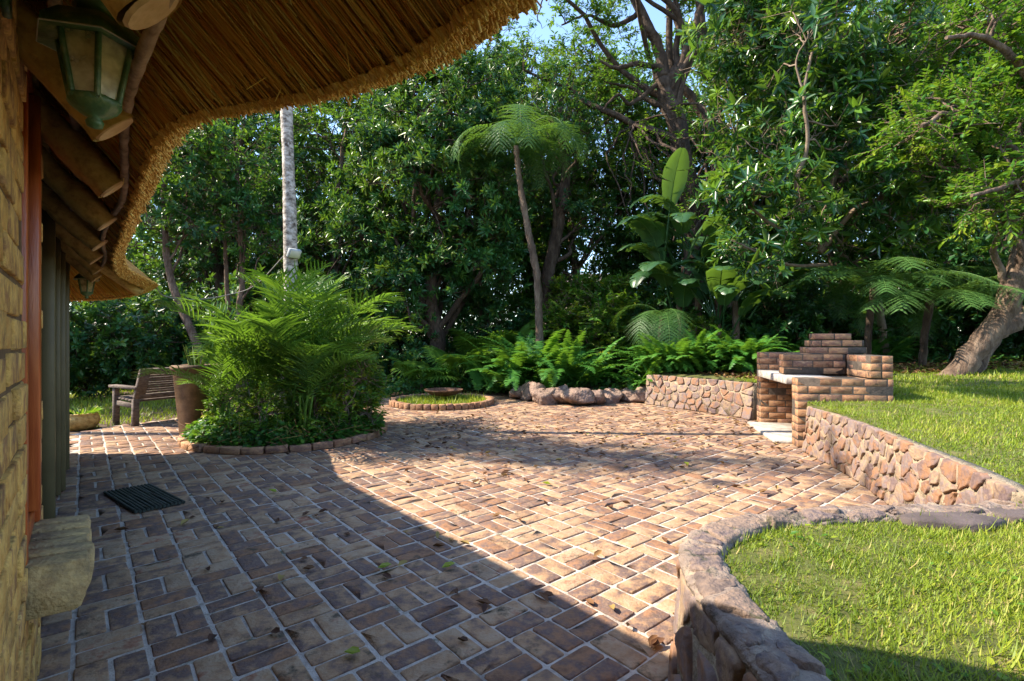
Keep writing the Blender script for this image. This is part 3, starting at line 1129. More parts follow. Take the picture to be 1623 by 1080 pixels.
def tvbox(mb, t0, t1, v0, v1, z0, z1, bev=.004, tint=.5, jit=0):
    boxes(mb, M((t0 + t1) / 2, (v0 + v1) / 2, (z0 + z1) / 2), U3, V3_, ((t1 - t0) / 2, (v1 - v0) / 2, (z1 - z0) / 2), bev, tint, jit)


def wall_bricks(t0, t1, z0, z1, ph=0, th=.11, vv=-.12):
    brick_block(mb, mm, ORI, U2, V2, t0, t1, vv - th, vv, z0, z1, course=.0835, jit=.0035, phase=ph)


wall_bricks(-.8, 1.925, 0.0, 2.35)
wall_bricks(1.93, 2.455, 0.0, .418, 1)
wall_bricks(2.46, 2.62, 0.0, 2.3)
wall_bricks(6.28, 7.15, 0.0, 2.25)
wall_bricks(1.93, 2.455, 2.07, 2.4, 1)
wall_bricks(2.625, 6.27, 2.09, 2.4)
hw = mb.build("wall", m_hbrick, house)
mm.build("mortar", m_hmortar, house)
mb = MB()
tvbox(mb, -2.4, 1.9, -.34, -.24, 0, 2.6)
tvbox(mb, 2.5, 2.62, -.34, -.24, 0, 2.3)
tvbox(mb, 6.28, 7.13, -.34, -.24, 0, 2.3)
tvbox(mb, -2.4, 7.13, -5.9, -5.7, 0, 2.6)
tvbox(mb, -2.6, -2.41, -5.9, -.24, 0, 2.6)
tvbox(mb, 6.95, 7.13, -5.69, -.345, 0, 2.3)
mb.build("inner_wall", m_hmortar, house)
mb = MB()
tvbox(mb, -2.4, 6.94, -5.69, -.345, .005, .02)
mb.build("floor", m_dark, house)
# window: varnished frame, glass, brick-on-edge sill
mb = MB()
tvbox(mb, 1.932, 1.975, -.20, -.117, .575, 2.068, .004)
tvbox(mb, 2.375, 2.452, -.20, -.112, .575, 2.068, .006)
tvbox(mb, 1.977, 2.373, -.20, -.125, .575, .63, .004)
tvbox(mb, 1.977, 2.373, -.20, -.125, 2.02, 2.068, .004)
tvbox(mb, 2.30, 2.372, -.17, -.108, .632, 2.018, .006)
win = mb.build("window", m_redwood, house)
mb = MB()
tvbox(mb, 1.977, 2.298, -.160, -.152, .632, 2.018, .001)
mb.build("glass", m_glass, win)
mb = MB()
prof = [(-.22, .43), (-.015, .425), (.0, .432), (.012, .46), (.019, .50), (.020, .556), (.012, .566), (-.22, .583)]
for k in range(6):
    t0, t1 = 1.92 + k * .085, 1.92 + k * .085 + .078
    dv, dz = RNG.normal(0, .003), RNG.normal(0, .002)
    V = []
    for tt, ins in ((t0, .004), (t0 + .006, 0), (t1 - .006, 0), (t1, .004)):
        for v, z in prof:
            V.append(M(tt, v + dv - (ins if v > -.1 else 0), z + dz - (ins if z > .55 else -ins if z < .44 else 0)) + RNG.normal(0, .0012, 3))
    K = len(prof)
    F = []
    for i in range(3):
        for j in range(K):
            j2 = (j + 1) % K
            F.append((i * K + j, (i + 1) * K + j, (i + 1) * K + j2, i * K + j2))
    F += [tuple(range(K)), tuple(range(3 * K, 4 * K))[::-1]]
    mb.add(np.array(V), F, RNG.uniform(.55, .95) if k == 0 else RNG.uniform(.2, .6))
tvbox(mb, 1.93, 2.42, -.21, .006, .44, .558, .01, .1)
mb.build("sill", m_sill, house)
# sliding doors with olive frames
mb = MB()
for (t, v, w, d, z1) in ((4.53, -.176, .10, .075, 2.085), (5.23, -.152, .075, .045, 2.085), (5.36, -.128, .06, .05, 2.085), (6.22, -.118, .08, .05, 2.085), (2.66, -.24, .06, .06, 2.085), (3.55, -.24, .06, .06, 2.085)):
    tvbox(mb, t - w / 2, t + w / 2, v - d / 2, v + d / 2, 0.012, z1, .005)
tvbox(mb, 2.70, 6.17, -.29, -.225, 2.03, 2.084, .005)
tvbox(mb, 2.70, 6.17, -.29, -.225, .012, .06, .005)
door = mb.build("sliding_door", m_olive, house)
mb = MB()
tvbox(mb, 2.70, 6.17, -.262, -.252, .062, 2.028, .001)
mb.build("glass", m_glass, door)

# roof --------------------------------------------------------------------
#       t     v_out  z_out  band(v) band(z)
EAVE = np.array([(-2.6, .62, 1.82, .11, .05), (-.6, .63, 1.82, .11, .05), (.35, .63, 1.82, .11, .05), (.70, .622, 1.82, .11, .05), (.955, .60, 1.82, .10, .05), (1.2, .505, 1.82, .09, .05),
                 (1.41, .375, 1.82, .075, .045), (1.60, .255, 1.82, .06, .045), (1.9, .218, 1.82, .055, .045), (2.6, .215, 1.82, .055, .045), (3.6, .215, 1.82, .055, .045), (4.6, .225, 1.82, .06, .045), (5.6, .32, 1.82, .08, .05),
                 (6.3, .50, 1.82, .10, .05), (6.75, .62, 1.81, .11, .05), (7.1, .56, 1.77, .11, .05), (7.35, .30, 1.72, .10, .05), (7.5, -.1, 1.69, .10, .05), (7.52, -.8, 1.67, .10, .05), (7.5, -2.5, 1.7, .1, .05), (7.2, -5.6, 1.7, .1, .05)])
NE = 620
E5 = smooth(EAVE, NE)
E5[:, 1] += .004 * np.sin(np.arange(NE) * .7) + RNG.normal(0, .002, NE)
T2 = nrm(np.gradient(E5[:, :2], axis=0))
k_ = np.ones(15) / 15
for i in (0, 1):
    T2[:, i] = np.convolve(np.pad(T2[:, i], 7, mode='edge'), k_, mode='valid')
T2 = nrm(T2)
N2 = np.stack([-T2[:, 1], T2[:, 0]], 1)      # outward in (t, v)
OUTE = np.array([M(t, v, z) for t, v, z in E5[:, :3]])
INE = np.array([M(t - n[0] * b, v - n[1] * b, z - bz) for (t, v, z, b, bz), n in zip(E5, N2)])


def back_pt(t, v, n):
    if t > 6.6:
        f = min(1, (t - 6.6) / .6)
        return M(6.6 + (t - 6.6) * .15, min(-.6, v), 2.69 - .05 * f)
    return M(t, -.6, 2.69)


BACK = np.array([back_pt(E5[i, 0], E5[i, 1], N2[i]) for i in range(NE)])
RIDGE = np.array([M(np.clip(t, -2.6, 5.2), -3.0, 4.55) if v > -3 else M(5.2, -3.0, 4.55) for t, v in E5[:, :2]])


def loft(mb, rows, tint=0.5, noise=0.0):
    K = len(rows)
    V = np.stack(rows, 1)
    if noise:
        V = V + RNG.normal(0, noise, V.shape)
    n = len(rows[0])
    F = [(i * K + k, i * K + k + 1, (i + 1) * K + k + 1, (i + 1) * K + k) for i in range(n - 1) for k in range(K - 1)]
    mb.add(V.reshape(-1, 3), F, tint)


mb = MB()
lift = np.array((0, 0, .035))
mid = [INE * (1 - f) + BACK * f + lift * (.2 + .8 * f) for f in (0, .08, .3, .6, 1)]
top = [OUTE * (1 - f) + RIDGE * f + np.array((0, 0, .10 * math.sin(math.pi * f))) for f in (1, .8, .55, .3, .12, .03, 0)]
loft(mb, top + [OUTE * .5 + INE * .5 + np.array((0, 0, .008))] + mid, noise=.004)
# far slope closing the roof behind the ridge
bx_ = [M(-2.6, -3, 4.55), M(5.2, -3, 4.55), M(7.2, -6.3, 1.7), M(-2.6, -6.3, 1.7)]
mb.add(np.array(bx_), [(0, 1, 2, 3)])
roof = mb.build("thatched_roof", m_thatch, house)
# straws of the underside
def eave_at(u):
    i = np.clip(u * (NE - 1), 0, NE - 1.001)
    a = i.astype(int)
    f = (i - a)[:, None]
    return OUTE[a] * (1 - f) + OUTE[a + 1] * f, INE[a] * (1 - f) + INE[a + 1] * f, BACK[a] * (1 - f) + BACK[a + 1] * f


cum = np.interp(np.linspace(0, 1, NE), np.linspace(0, 1, NE), E5[:, 0])
i_near = np.where((E5[:, 0] > .3) & (E5[:, 0] < 2.8) & (E5[:, 1] > 0))[0]
i_far = np.where((E5[:, 0] >= 2.8) & (E5[:, 1] > -.6))[0]
un = np.array([i_near[0], i_near[-1]]) / (NE - 1)
uf = np.array([i_far[0], i_far[-1]]) / (NE - 1)


def straws(mb, n, ur, r, lmin, lmax):
    u = RNG.uniform(*ur, n)
    o_, a, b = eave_at(u)
    ln = np.linalg.norm(b - a, axis=1)
    f0 = RNG.uniform(-.02, .9, n)
    f1 = np.minimum(f0 + RNG.uniform(lmin, lmax, n) / ln, 1.05)
    du = RNG.normal(0, .0035, n)
    o2, a2, b2 = eave_at(np.clip(u + du, 0, 1))
    P = a * (1 - f0)[:, None] + b * f0[:, None]
    Q = a2 * (1 - f1)[:, None] + b2 * f1[:, None]
    zj = RNG.uniform(-.010, .014, n)
    P[:, 2] += zj - np.abs(RNG.normal(0, .004, n)) + .005
    Q[:, 2] += zj + .010
    clump = .5 + .5 * np.sin(u * 900) * np.sin(u * 377 + f0 * 3)
    tint = np.clip(RNG.beta(1.5, 1.9, n) * .8 + clump * .2, 0, 1)
    prisms(mb, P, Q, RNG.uniform(.6, 1.3, n) * r, tint)


mb = MB()
straws(mb, 11000, un, .0026, .25, .7)
straws(mb, 5000, uf, .0038, .25, .7)
# strays hanging out of the thatch
u = RNG.uniform(un[0], un[1], 60)
o_, a, b = eave_at(u)
f = RNG.uniform(0, .7, 60)[:, None]
P = a * (1 - f) + b * f
prisms(mb, P, P + np.stack([RNG.normal(0, .02, 60), RNG.normal(0, .02, 60), -RNG.uniform(.01, .07, 60)], 1), .0013, RNG.uniform(.6, 1, 60))
tag(mb.build("straw_underside", m_straw, roof), kind="stuff")
# the trimmed edge: thousands of cut straw ends
def ends(mb, n, ur, r):
    u = RNG.uniform(*ur, n)
    o_, a, b = eave_at(u)
    f = RNG.uniform(-.06, 1.05, n)
    P = a * (1 - f)[:, None] + o_ * f[:, None]
    D = nrm(nrm(a - b) + RNG.normal(0, .28, (n, 3)) + np.array((0, 0, -.25)))
    out = RNG.gamma(1.5, .0032, n)
    prisms(mb, P - D * .012, P + D * out[:, None], RNG.uniform(.7, 1.4, n) * r, RNG.beta(1.6, 1.6, n), sides=4, taper=.9)


mb = MB()
ends(mb, 26000, un, .0030)
ends(mb, 13000, uf, .0050)
tag(mb.build("trimmed_edge", m_strawend, roof), kind="stuff")
# rafters with sawn ends
for k, t in enumerate((1.06, 1.72, 2.40, 3.15, 3.9, 4.6, 5.3, 6.0)):
    mb = MB()
    v1, z1 = .092 + RNG.normal(0, .008), 1.768
    p, q = M(t + RNG.normal(0, .03), -.62, 2.50), M(t, v1, z1)
    P = np.array([p + (q - p) * f for f in np.linspace(0, 1, 26)]) + RNG.normal(0, .0012, (26, 3))
    tube(mb, P, .055 + .004 * np.sin(np.arange(26) * .8 + k) + RNG.normal(0, .0012, 26) + .005 * (RNG.random(26) < .12), 18, cap=False, rough=.025)
    ra = mb.build("rafter", m_pole, roof, smooth=True)
    mb = MB()
    d = nrm(q - p)
    tube(mb, [q - d * .003, q + d * .004], [.054, .050], 14)
    eo = mb.build("rafter_end", m_poleend, roof)
mb = MB()
tube(mb, smooth([M(5.9, -.45, 2.38), M(6.3, 0, 2.05), M(6.75, .46, 1.745)], 8), .065, 14, rough=.02)
mb.build("rafter", m_pole, roof, smooth=True)
for v, z, r in ((.108, 1.808, .013), (-.16, 2.125, .017), (-.03, 1.965, .013)):
    mb = MB()
    ts = np.linspace(.2, 6.6, 130)
    P = np.array([M(t, v + .02 * math.sin(t * 2.9), z + .012 * math.sin(t * 4.3)) for t in ts])
    tube(mb, P, r * (1 + .12 * np.sin(np.arange(130) * 2.4)), 8, rough=.04)
    mb.build("lath", m_rope, roof, smooth=True)


# wall lanterns -----------------------------------------------------------
def lantern(label, t, v, z, sc):
    "z = underside of the lantern's roof; six-sided, tapering down"
    c = M(t, v, z)
    root = thing("wall_lantern", label, "lantern", c, "lanterns on the house wall")
    root.scale = (sc, sc, sc)
    hexa = lambda r, zz, tw=.26: [np.array((r * math.cos(a + tw), r * math.sin(a + tw), zz)) for a in np.arange(6) * math.pi / 3]
    rt, rb, hb = .083, .053, -.165
    mb = MB()
    A, B = hexa(rt, 0), hexa(rb, hb)
    for a, b in zip(A, B):
        tube(mb, [a, b], .0075, 6)
    for k in range(6):
        tube(mb, [A[k] * .985, A[(k + 1) % 6] * .985], .008, 6)
        tube(mb, [B[k], B[(k + 1) % 6]], .009, 6)
        a2, b2 = A[k] * .92 + B[k] * .08, A[(k + 1) % 6] * .92 + B[(k + 1) % 6] * .08
    fr = link("frame", mb.mesh("lantern_frame", m_green), root)
    fr.location = (0, 0, 0)
    mb = MB()
    for k in range(6):
        f = .97
        mb.add(np.array([A[k] * f, A[(k + 1) % 6] * f, B[(k + 1) % 6] * f, B[k] * f]), [(0, 1, 2, 3)])
    gl = link("glass", mb.mesh("lantern_glass", m_lampglass), root)
    gl.location = (0, 0, 0)
    mb = MB()
    prof = [(.0, .0), (.124, -.026), (.126, -.024), (.124, -.004), (.085, .035), (.045, .055), (.040, .075), (.052, .080), (.048, .095), (.020, .105), (.012, .125), (.0, .13)]
    lathe(mb, (0, 0, 0), prof, 6, start=.26)
    rc = link("roof_cap", mb.mesh("lantern_roof", m_green), root)
    rc.location = (0, 0, 0)
    mb = MB()
    H1 = hexa(.1255, -.024)
    for k in range(6):
        tube(mb, [H1[k], H1[(k + 1) % 6]], .0022, 4)
    rm = link("roof_rim", mb.mesh("lantern_rim", m_rimwhite), root)
    rm.location = (0, 0, 0)
    mb = MB()
    lathe(mb, (0, 0, hb), [(.056, .004), (.058, -.006), (.050, -.018), (.030, -.034), (.014, -.042), (.020, -.052), (.017, -.064), (.0, -.070)], 12)
    bc = link("base_cup", mb.mesh("lantern_base", m_green), root)
    bc.location = (0, 0, 0)
    mb = MB()
    lathe(mb, (0, 0, -.10), [(.0, .085), (.022, .08), (.034, .05), (.03, .01), (.016, -.03), (.016, -.055), (0, -.06)], 12)
    bu = link("bulb", mb.mesh("lantern_bulb", m_flglass), root)
    bu.location = (0, 0, 0)
    mb = MB()
    dw = (-.121 - v) / sc
    wp = V3_ * dw
    boxes(mb, wp + V3_ * .011 + np.array((0, 0, .11)), U3, V3_, (.035, .009, .11), .004)
    pts = smooth([wp + V3_ * .02 + np.array((0, 0, .06)), wp * .8 + np.array((0, 0, .20)), wp * .3 + np.array((0, 0, .225)), np.array((0, 0, .19)), np.array((0, 0, .12))], 24)
    tube(mb, pts, .009, 8)
    br = link("bracket", mb.mesh("lantern_bracket", m_green), root)
    br.location = (0, 0, 0)
    return root


lantern("large dirty green six-sided lantern hanging close overhead under the thatch", 1.363, .019, 1.828, .80)
lantern("small looking green lantern at the far end of the house wall under the eave", 6.62, .03, 1.83, .9)

# ------------------------------------------------------------------ door mat
mat = thing("door_mat", "black ribbed rubber door mat lying on the brick paving by the glass doors", "door mat", (-2.8, 3.82, 0))
ma, mbv = np.array((-3.18, 3.93, 0)), np.array((-2.43, 3.70, 0))
d1 = np.array((.585, -.455, 0))     # along a rod
d2 = np.array((.195, .225, 0))
mb = MB()
nr = 13
for k in range(nr):
    p = ma + d2 * (k + .3) / nr * 1.04
    zz = .016
    P = smooth([p + [0, 0, zz], p + d1 * .33 + [0, 0, zz + RNG.normal(0, .002)], p + d1 * .66 + RNG.normal(0, .003, 3) * [1, 1, 0] + [0, 0, zz], p + d1 + [0, 0, zz + RNG.normal(0, .002)]], 14)
    tube(mb, P, .0115, 8)
mb.build("rubber_rod", m_mat, mat)
mb = MB()
for f in (.08, .36, .64, .92):
    p = ma + d1 * f + np.array((0, 0, .007))
    bar(mb, p, p + d2 * 1.02, .02, .010)
mb.build("cross_strap", m_mat, mat)

# ------------------------------------------------------------------ palm bed edging, fire pit ring
def ring_bricks(mb, c, r, n, h, d, z=0.0, a0=0, a1=2 * math.pi, gap=.012, tl=.012):
    a = a0 + (np.arange(n) + .5) / n * (a1 - a0)
    w = r * (a1 - a0) / n - gap
    C = np.stack([c[0] + r * np.cos(a), c[1] + r * np.sin(a), np.full(n, z + h / 2)], 1) + RNG.normal(0, .004, (n, 3))
    A = np.stack([-np.sin(a), np.cos(a), RNG.normal(0, tl, n)], 1)
    B = np.stack([np.cos(a), np.sin(a), RNG.normal(0, tl, n)], 1)
    boxes(mb, C, A, B, (w / 2, d / 2, h / 2), .007, RNG.beta(1.4, 1.4, n), jit=.0012)


edge = thing("brick_edging", "ring of bricks on edge around the palm bed", "brick edging", (*BED_C, 0))
mb = MB()
ring_bricks(mb, BED_C, BED_R, 32, .075, .10)
mb.build("edging_bricks", m_brick, edge)
mb = MB()
a = np.linspace(0, 6.283, 64, endpoint=False)
V = [np.array((BED_C[0], BED_C[1], .10))]
for f in (.35, .7, .965):
    for x in a:
        V.append(np.array((BED_C[0] + math.cos(x) * f * (BED_R - .02), BED_C[1] + math.sin(x) * f * (BED_R - .02), .10 - .06 * f * f)) + RNG.normal(0, .01, 3))
F = [(0, 1 + k, 1 + (k + 1) % 64) for k in range(64)]
for r in range(2):
    F += [(1 + r * 64 + k, 1 + (r + 1) * 64 + k, 1 + (r + 1) * 64 + (k + 1) % 64, 1 + r * 64 + (k + 1) % 64) for k in range(64)]
mb.add(np.array(V), F)
tag(mb.build("planting_soil", m_soil), kind="structure")

ring = thing("fire_pit_ring", "round brick ring of the fire pit in front of the fern bed", "fire pit", (*PIT_C, 0))
mb = MB()
ring_bricks(mb, PIT_C, PIT_R, 46, .10, .115)
mb.build("ring_bricks", m_brick, ring)
mb = MB()
V = [np.array((*PIT_C, .05))]
for f in (.4, .7, .94):
    for x in a:
        V.append(np.array((PIT_C[0] + math.cos(x) * f * PIT_R, PIT_C[1] + math.sin(x) * f * PIT_R, .045)) + RNG.normal(0, .006, 3))
mb.add(np.array(V), F)
tag(mb.build("pit_soil", m_turf), kind="structure")
mb = MB()
cp = np.array([(PIT_C[0] + math.cos(x) * PIT_R * .9, PIT_C[1] + math.sin(x) * PIT_R * .9) for x in a])
grass_on(mb, 9000, (PIT_C[0] - .9, PIT_C[0] + .9), (PIT_C[1] - .9, PIT_C[1] + .9), cp, lambda x, y: x * 0 + .05, .06, .012)
tag(mb.build("pit_grass", m_grass), "short green grass growing inside the fire pit ring", "grass", kind="stuff")
bowl = thing("fire_bowl", "shallow rusty steel fire bowl on thin legs inside the brick ring", "fire bowl", (PIT_C[0] + .02, PIT_C[1] + .05, .05))
bc = np.array((PIT_C[0] + .02, PIT_C[1] + .05, .05))
mb = MB()
lathe(mb, bc, [(0, .10), (.12, .105), (.24, .135), (.34, .19), (.36, .215), (.375, .215), (.372, .205), (.345, .175), (.25, .12), (.12, .088), (0, .084)], 36)
mb.build("bowl", m_rust, bowl, smooth=True)
for k in range(3):
    x = .4 + k * 2.094
    mb = MB()
    tube(mb, [bc + (.20 * math.cos(x), .20 * math.sin(x), .118), bc + (.27 * math.cos(x), .27 * math.sin(x), .05), bc + (.28 * math.cos(x), .28 * math.sin(x), -.02)], .007, 6)
    mb.build("leg", m_rust, bowl)

# ------------------------------------------------------------------ bench (seen from behind)
BO = np.array((-5.30, 7.05, g(-5.3, 7.05) + .01))
bd = nrm(np.array((.42, .90, 0)))          # along the bench
bf = nrm(np.array((-.90, .42, 0)))         # the way it faces
bp = lambda l, d, z: BO + bd * l + bf * d + np.array((0, 0, z))
bench = thing("wooden_bench", "weathered grey slatted wooden garden bench seen from behind on the grass", "bench", BO)
BLn = 1.35
for l in (.03, BLn - .03):
    mb = MB()
    bar(mb, bp(l, 0, 0), bp(l, -.02, .40), .06, .075, up=bd, jit=.001)
    bar(mb, bp(l, -.02, .40), bp(l, -.17, .80), .05, .06, up=bd, jit=.001)
    mb.build("rear_leg", m_wood, bench)
    mb = MB()
    bar(mb, bp(l, .46, 0), bp(l, .46, .53), .06, .07, up=bd, jit=.001)
    mb.build("front_leg", m_wood, bench)
    mb = MB()
    bar(mb, bp(l, -.10, .555), bp(l, .55, .565), .11, .035, jit=.001)
    mb.build("armrest", m_wood, bench)
    mb = MB()
    bar(mb, bp(l, .0, .30), bp(l, .46, .33), .04, .07, jit=.001)
    mb.build("side_rail", m_wood, bench)
mb = MB()
for k in range(6):
    d = .02 + k * .085
    bar(mb, bp(0.02, d, .37 + .006 * k), bp(BLn - .02, d, .37 + .006 * k), .075, .028, jit=.001)
mb.build("seat", m_wood, bench)
mb = MB()
bar(mb, bp(0, -.165, .785), bp(BLn, -.165, .785), .04, .085, up=nrm(bf * -.35 + [0, 0, 1]), jit=.001)
bar(mb, bp(0.06, -.035, .43), bp(BLn - .06, -.035, .43), .04, .07, up=nrm(bf * -.35 + [0, 0, 1]), jit=.001)
for l in (.09, BLn - .09):
    bar(mb, bp(l, -.045, .46), bp(l, -.155, .75), .035, .09, up=bd, jit=.001)
for k in range(8):
    f = (k + .5) / 8
    bar(mb, bp(.12, -.048 - .10 * f, .475 + .265 * f), bp(BLn - .12, -.048 - .10 * f, .475 + .265 * f), .018, .026, up=nrm(bf * -.35 + [0, 0, 1]), jit=.001)
mb.build("backrest", m_wood, bench)

# ------------------------------------------------------------------ tall planter with snake plant
PC = np.array((-4.06, 6.50, 0))
pl = thing("tall_planter", "tall square brown tapering planter standing beside the palm bed", "planter", PC)
mb = MB()
rot = .12
ex, ey = np.array((math.cos(rot), math.sin(rot), 0)), np.array((-math.sin(rot), math.cos(rot), 0))
sq = lambda h, z: [PC + ex * sx * h + ey * sy * h + np.array((0, 0, z)) for sx, sy in ((-1, -1), (1, -1), (1, 1), (-1, 1))]
rings = [sq(.135, 0.003), sq(.14, .02), sq(.195, .82), sq(.197, .825), sq(.215, .828), sq(.215, .885), sq(.20, .89), sq(.175, .888), sq(.165, .83)]
V = np.array([p for r in rings for p in r])
F = [(i * 4 + j, i * 4 + (j + 1) % 4, (i + 1) * 4 + (j + 1) % 4, (i + 1) * 4 + j) for i in range(len(rings) - 1) for j in range(4)] + [(0, 3, 2, 1)]
mb.add(V, F)
mb.build("pot", m_planter, pl)
mb = MB()
mb.add(np.array(sq(.168, .84)), [(0, 1, 2, 3)])
mb.build("potting_soil", m_soil, pl)
sp = thing("snake_plant", "upright yellow edged sword leaves growing in the tall planter", "plant", PC + [0, 0, .84])
mb = MB()
rng = np.random.default_rng(3)
for k in range(13):
    a = rng.uniform(0, 6.28)
    r = rng.uniform(.02, .11)
    b0 = PC + np.array((math.cos(a) * r, math.sin(a) * r, .83))
    d = nrm(np.array((math.cos(a) * .22, math.sin(a) * .22, 1)) + rng.normal(0, .07, 3))
    L = rng.uniform(.22, .42)
    sd_ = nrm(np.cross(d, rng.normal(0, 1, 3)))
    rows = []
    tt = []
    for f in np.linspace(0, 1, 7):
        w = .024 * (1 - f ** 3) * (.65 + .7 * f)
        c_ = b0 + d * L * f + np.array((d[0], d[1], 0)) * .1 * f * f
        nn = np.cross(sd_, d)
        for q_, tq in ((-1, 1), (-.78, .95), (-.7, .3), (0, .1), (.7, .3), (.78, .95), (1, 1)):
            rows.append(c_ + sd_ * w * q_ + nn * w * .25 * abs(q_))
            tt.append(tq)
    F = [(i * 7 + j, i * 7 + j + 1, (i + 1) * 7 + j + 1, (i + 1) * 7 + j) for i in range(6) for j in range(6)]
    mb.add(np.array(rows), F, np.array(tt))
mb.build("sword_leaves", m_snake, sp)

# round pot lying on the grass past the house corner
lp = at(128, 678, 6.98)
lp[2] = float(g(lp[0], lp[1]))
po = thing("round_pot", "squat round brown pot on the grass at the house corner", "pot", lp)
mb = MB()
lathe(mb, lp, [(0, .0), (.13, .0), (.19, .05), (.215, .12), (.20, .19), (.185, .205), (.20, .225), (.185, .235), (.16, .215), (.155, .19), (0, .18)], 28)
mb.build("body", m_pole, po, smooth=True)
mb = MB()
n = 90
a = RNG.uniform(0, 6.28, n)
P = lp + np.stack([np.cos(a) * .08, np.sin(a) * .08, np.full(n, .19)], 1)
leaves(mb, P, np.stack([np.cos(a), np.sin(a), RNG.uniform(.3, 1.2, n)], 1), np.array([0, 0, 1.0]), RNG.uniform(.1, .2, n), .03, RNG.random(n))
mb.build("leaves", m_leafl, po)

# ------------------------------------------------------------------ fence, parked car and far house glimpsed through the trees
fc = thing("wooden_fence", "brown board fence glimpsed behind the bench and planter", "fence", (-12, 15.6, -.2))
mb, mp_ = MB(), MB()
fa, fb = np.array((-20.5, 16.9)), np.array((-6.6, 14.6))
nb = 92
for k in range(nb):
    p = fa + (fb - fa) * (k + .5) / nb
    d = (fb - fa) / np.linalg.norm(fb - fa)
    if 0.0 < 0.1 and -15.9 < p[0] < -13.9:
        continue                       # the gateway the car is seen through
    z = float(g(*p))
    h = 1.15 + RNG.normal(0, .02)
    boxes(mb, (p[0], p[1], z + h / 2), (*d, RNG.normal(0, .01)), (0, 0, 1), (.07, h / 2, .011), .003, RNG.random())
    if k % 12 == 0:
        boxes(mp_, (p[0], p[1] + .07, z + .6), (*d, 0), (0, 0, 1), (.05, .62, .05), .004)
mb.build("boards", m_drywood, fc)
mp_.build("post", m_drywood, fc)

CP = np.array((-15.75, 19.6, float(g(-15.7, 19.6))))
car = thing("parked_car", "silver car parked beyond the garden far left", "car", CP)
prof = [(-2.0, .30), (-2.05, .55), (-1.95, .80), (-1.25, .92), (-.55, 1.38), (.55, 1.42), (1.25, 1.05), (1.95, .98), (2.08, .60), (2.0, .30)]
cd, cs = nrm(np.array((.75, -.66, 0))), nrm(np.array((.66, .75, 0)))
cpt = lambda l, s, z: CP + cd * l + cs * s + np.array((0, 0, z))
mb = MB()
K = len(prof)
V = []
for s, f in ((-.84, .94), (-.78, 1.0), (.78, 1.0), (.84, .94)):
    for l, z in prof:
        tin = .16 if z > 1.1 else 0
        V.append(cpt(l * (1 if abs(s) < .8 else .985), s - math.copysign(tin, s), .3 + (z - .3) * f))
F = [(i * K + j, i * K + (j + 1) % K, (i + 1) * K + (j + 1) % K, (i + 1) * K + j) for i in range(3) for j in range(K)] + [tuple(range(K)), tuple(range(3 * K, 4 * K))[::-1]]
mb.add(np.array(V), F)
mb.build("body", m_car, car)
mb = MB()
for s in (-1, 1):
    q = [cpt(-1.0, s * .80, .95), cpt(-.5, s * .70, 1.32), cpt(.5, s * .70, 1.35), cpt(1.05, s * .80, 1.02)]
    mb.add(np.array(q), [(0, 1, 2, 3)])
q = [cpt(-1.24, -.6, .96), cpt(-1.24, .6, .96), cpt(-.6, .55, 1.38), cpt(-.6, -.55, 1.38)]
mb.add(np.array(q), [(0, 1, 2, 3)])
mb.build("window", m_dark, car)
for l in (-1.3, 1.3):
    for s in (-.80, .80):
        mb = MB()
        tube(mb, [cpt(l, s - .09, .31), cpt(l, s + .09, .31)], .31, 22)
        w_ = mb.build("wheel", m_tyre, car)

fh = thing("distant_house", "pale house with grey tiled roof glimpsed through the trees behind the tree fern", "house", (3.9, 30, 0))
zb = float(g(3.9, 30))
mb = MB()
box(mb, (.5, 29, zb - .2), (7.5, 34, zb + 2.9), .01)
wl_ = mb.build("wall", m_plaster, fh)
mb = MB()
V = np.array([(-.1, 28.3, zb + 2.8), (8.1, 28.3, zb + 2.8), (8.1, 34.6, zb + 2.8), (-.1, 34.6, zb + 2.8), (2, 31.4, zb + 4.7), (6, 31.4, zb + 4.7)])
mb.add(V, [(0, 1, 5, 4), (1, 2, 5), (2, 3, 4, 5), (3, 0, 4), (0, 3, 2, 1)])
mb.build("roof", m_roofgrey, fh)
for x in (2.0, 4.6):
    mb = MB()
    box(mb, (x, 28.93, zb + 1.0), (x + 1.2, 28.99, zb + 2.1), .01)
    mb.build("window", m_dark, fh)

# ------------------------------------------------------------------ trees and plants
UP = np.array((0, 0, 1.0))


def rdir(rng, n):
    return nrm(rng.normal(0, 1, (n, 3)))


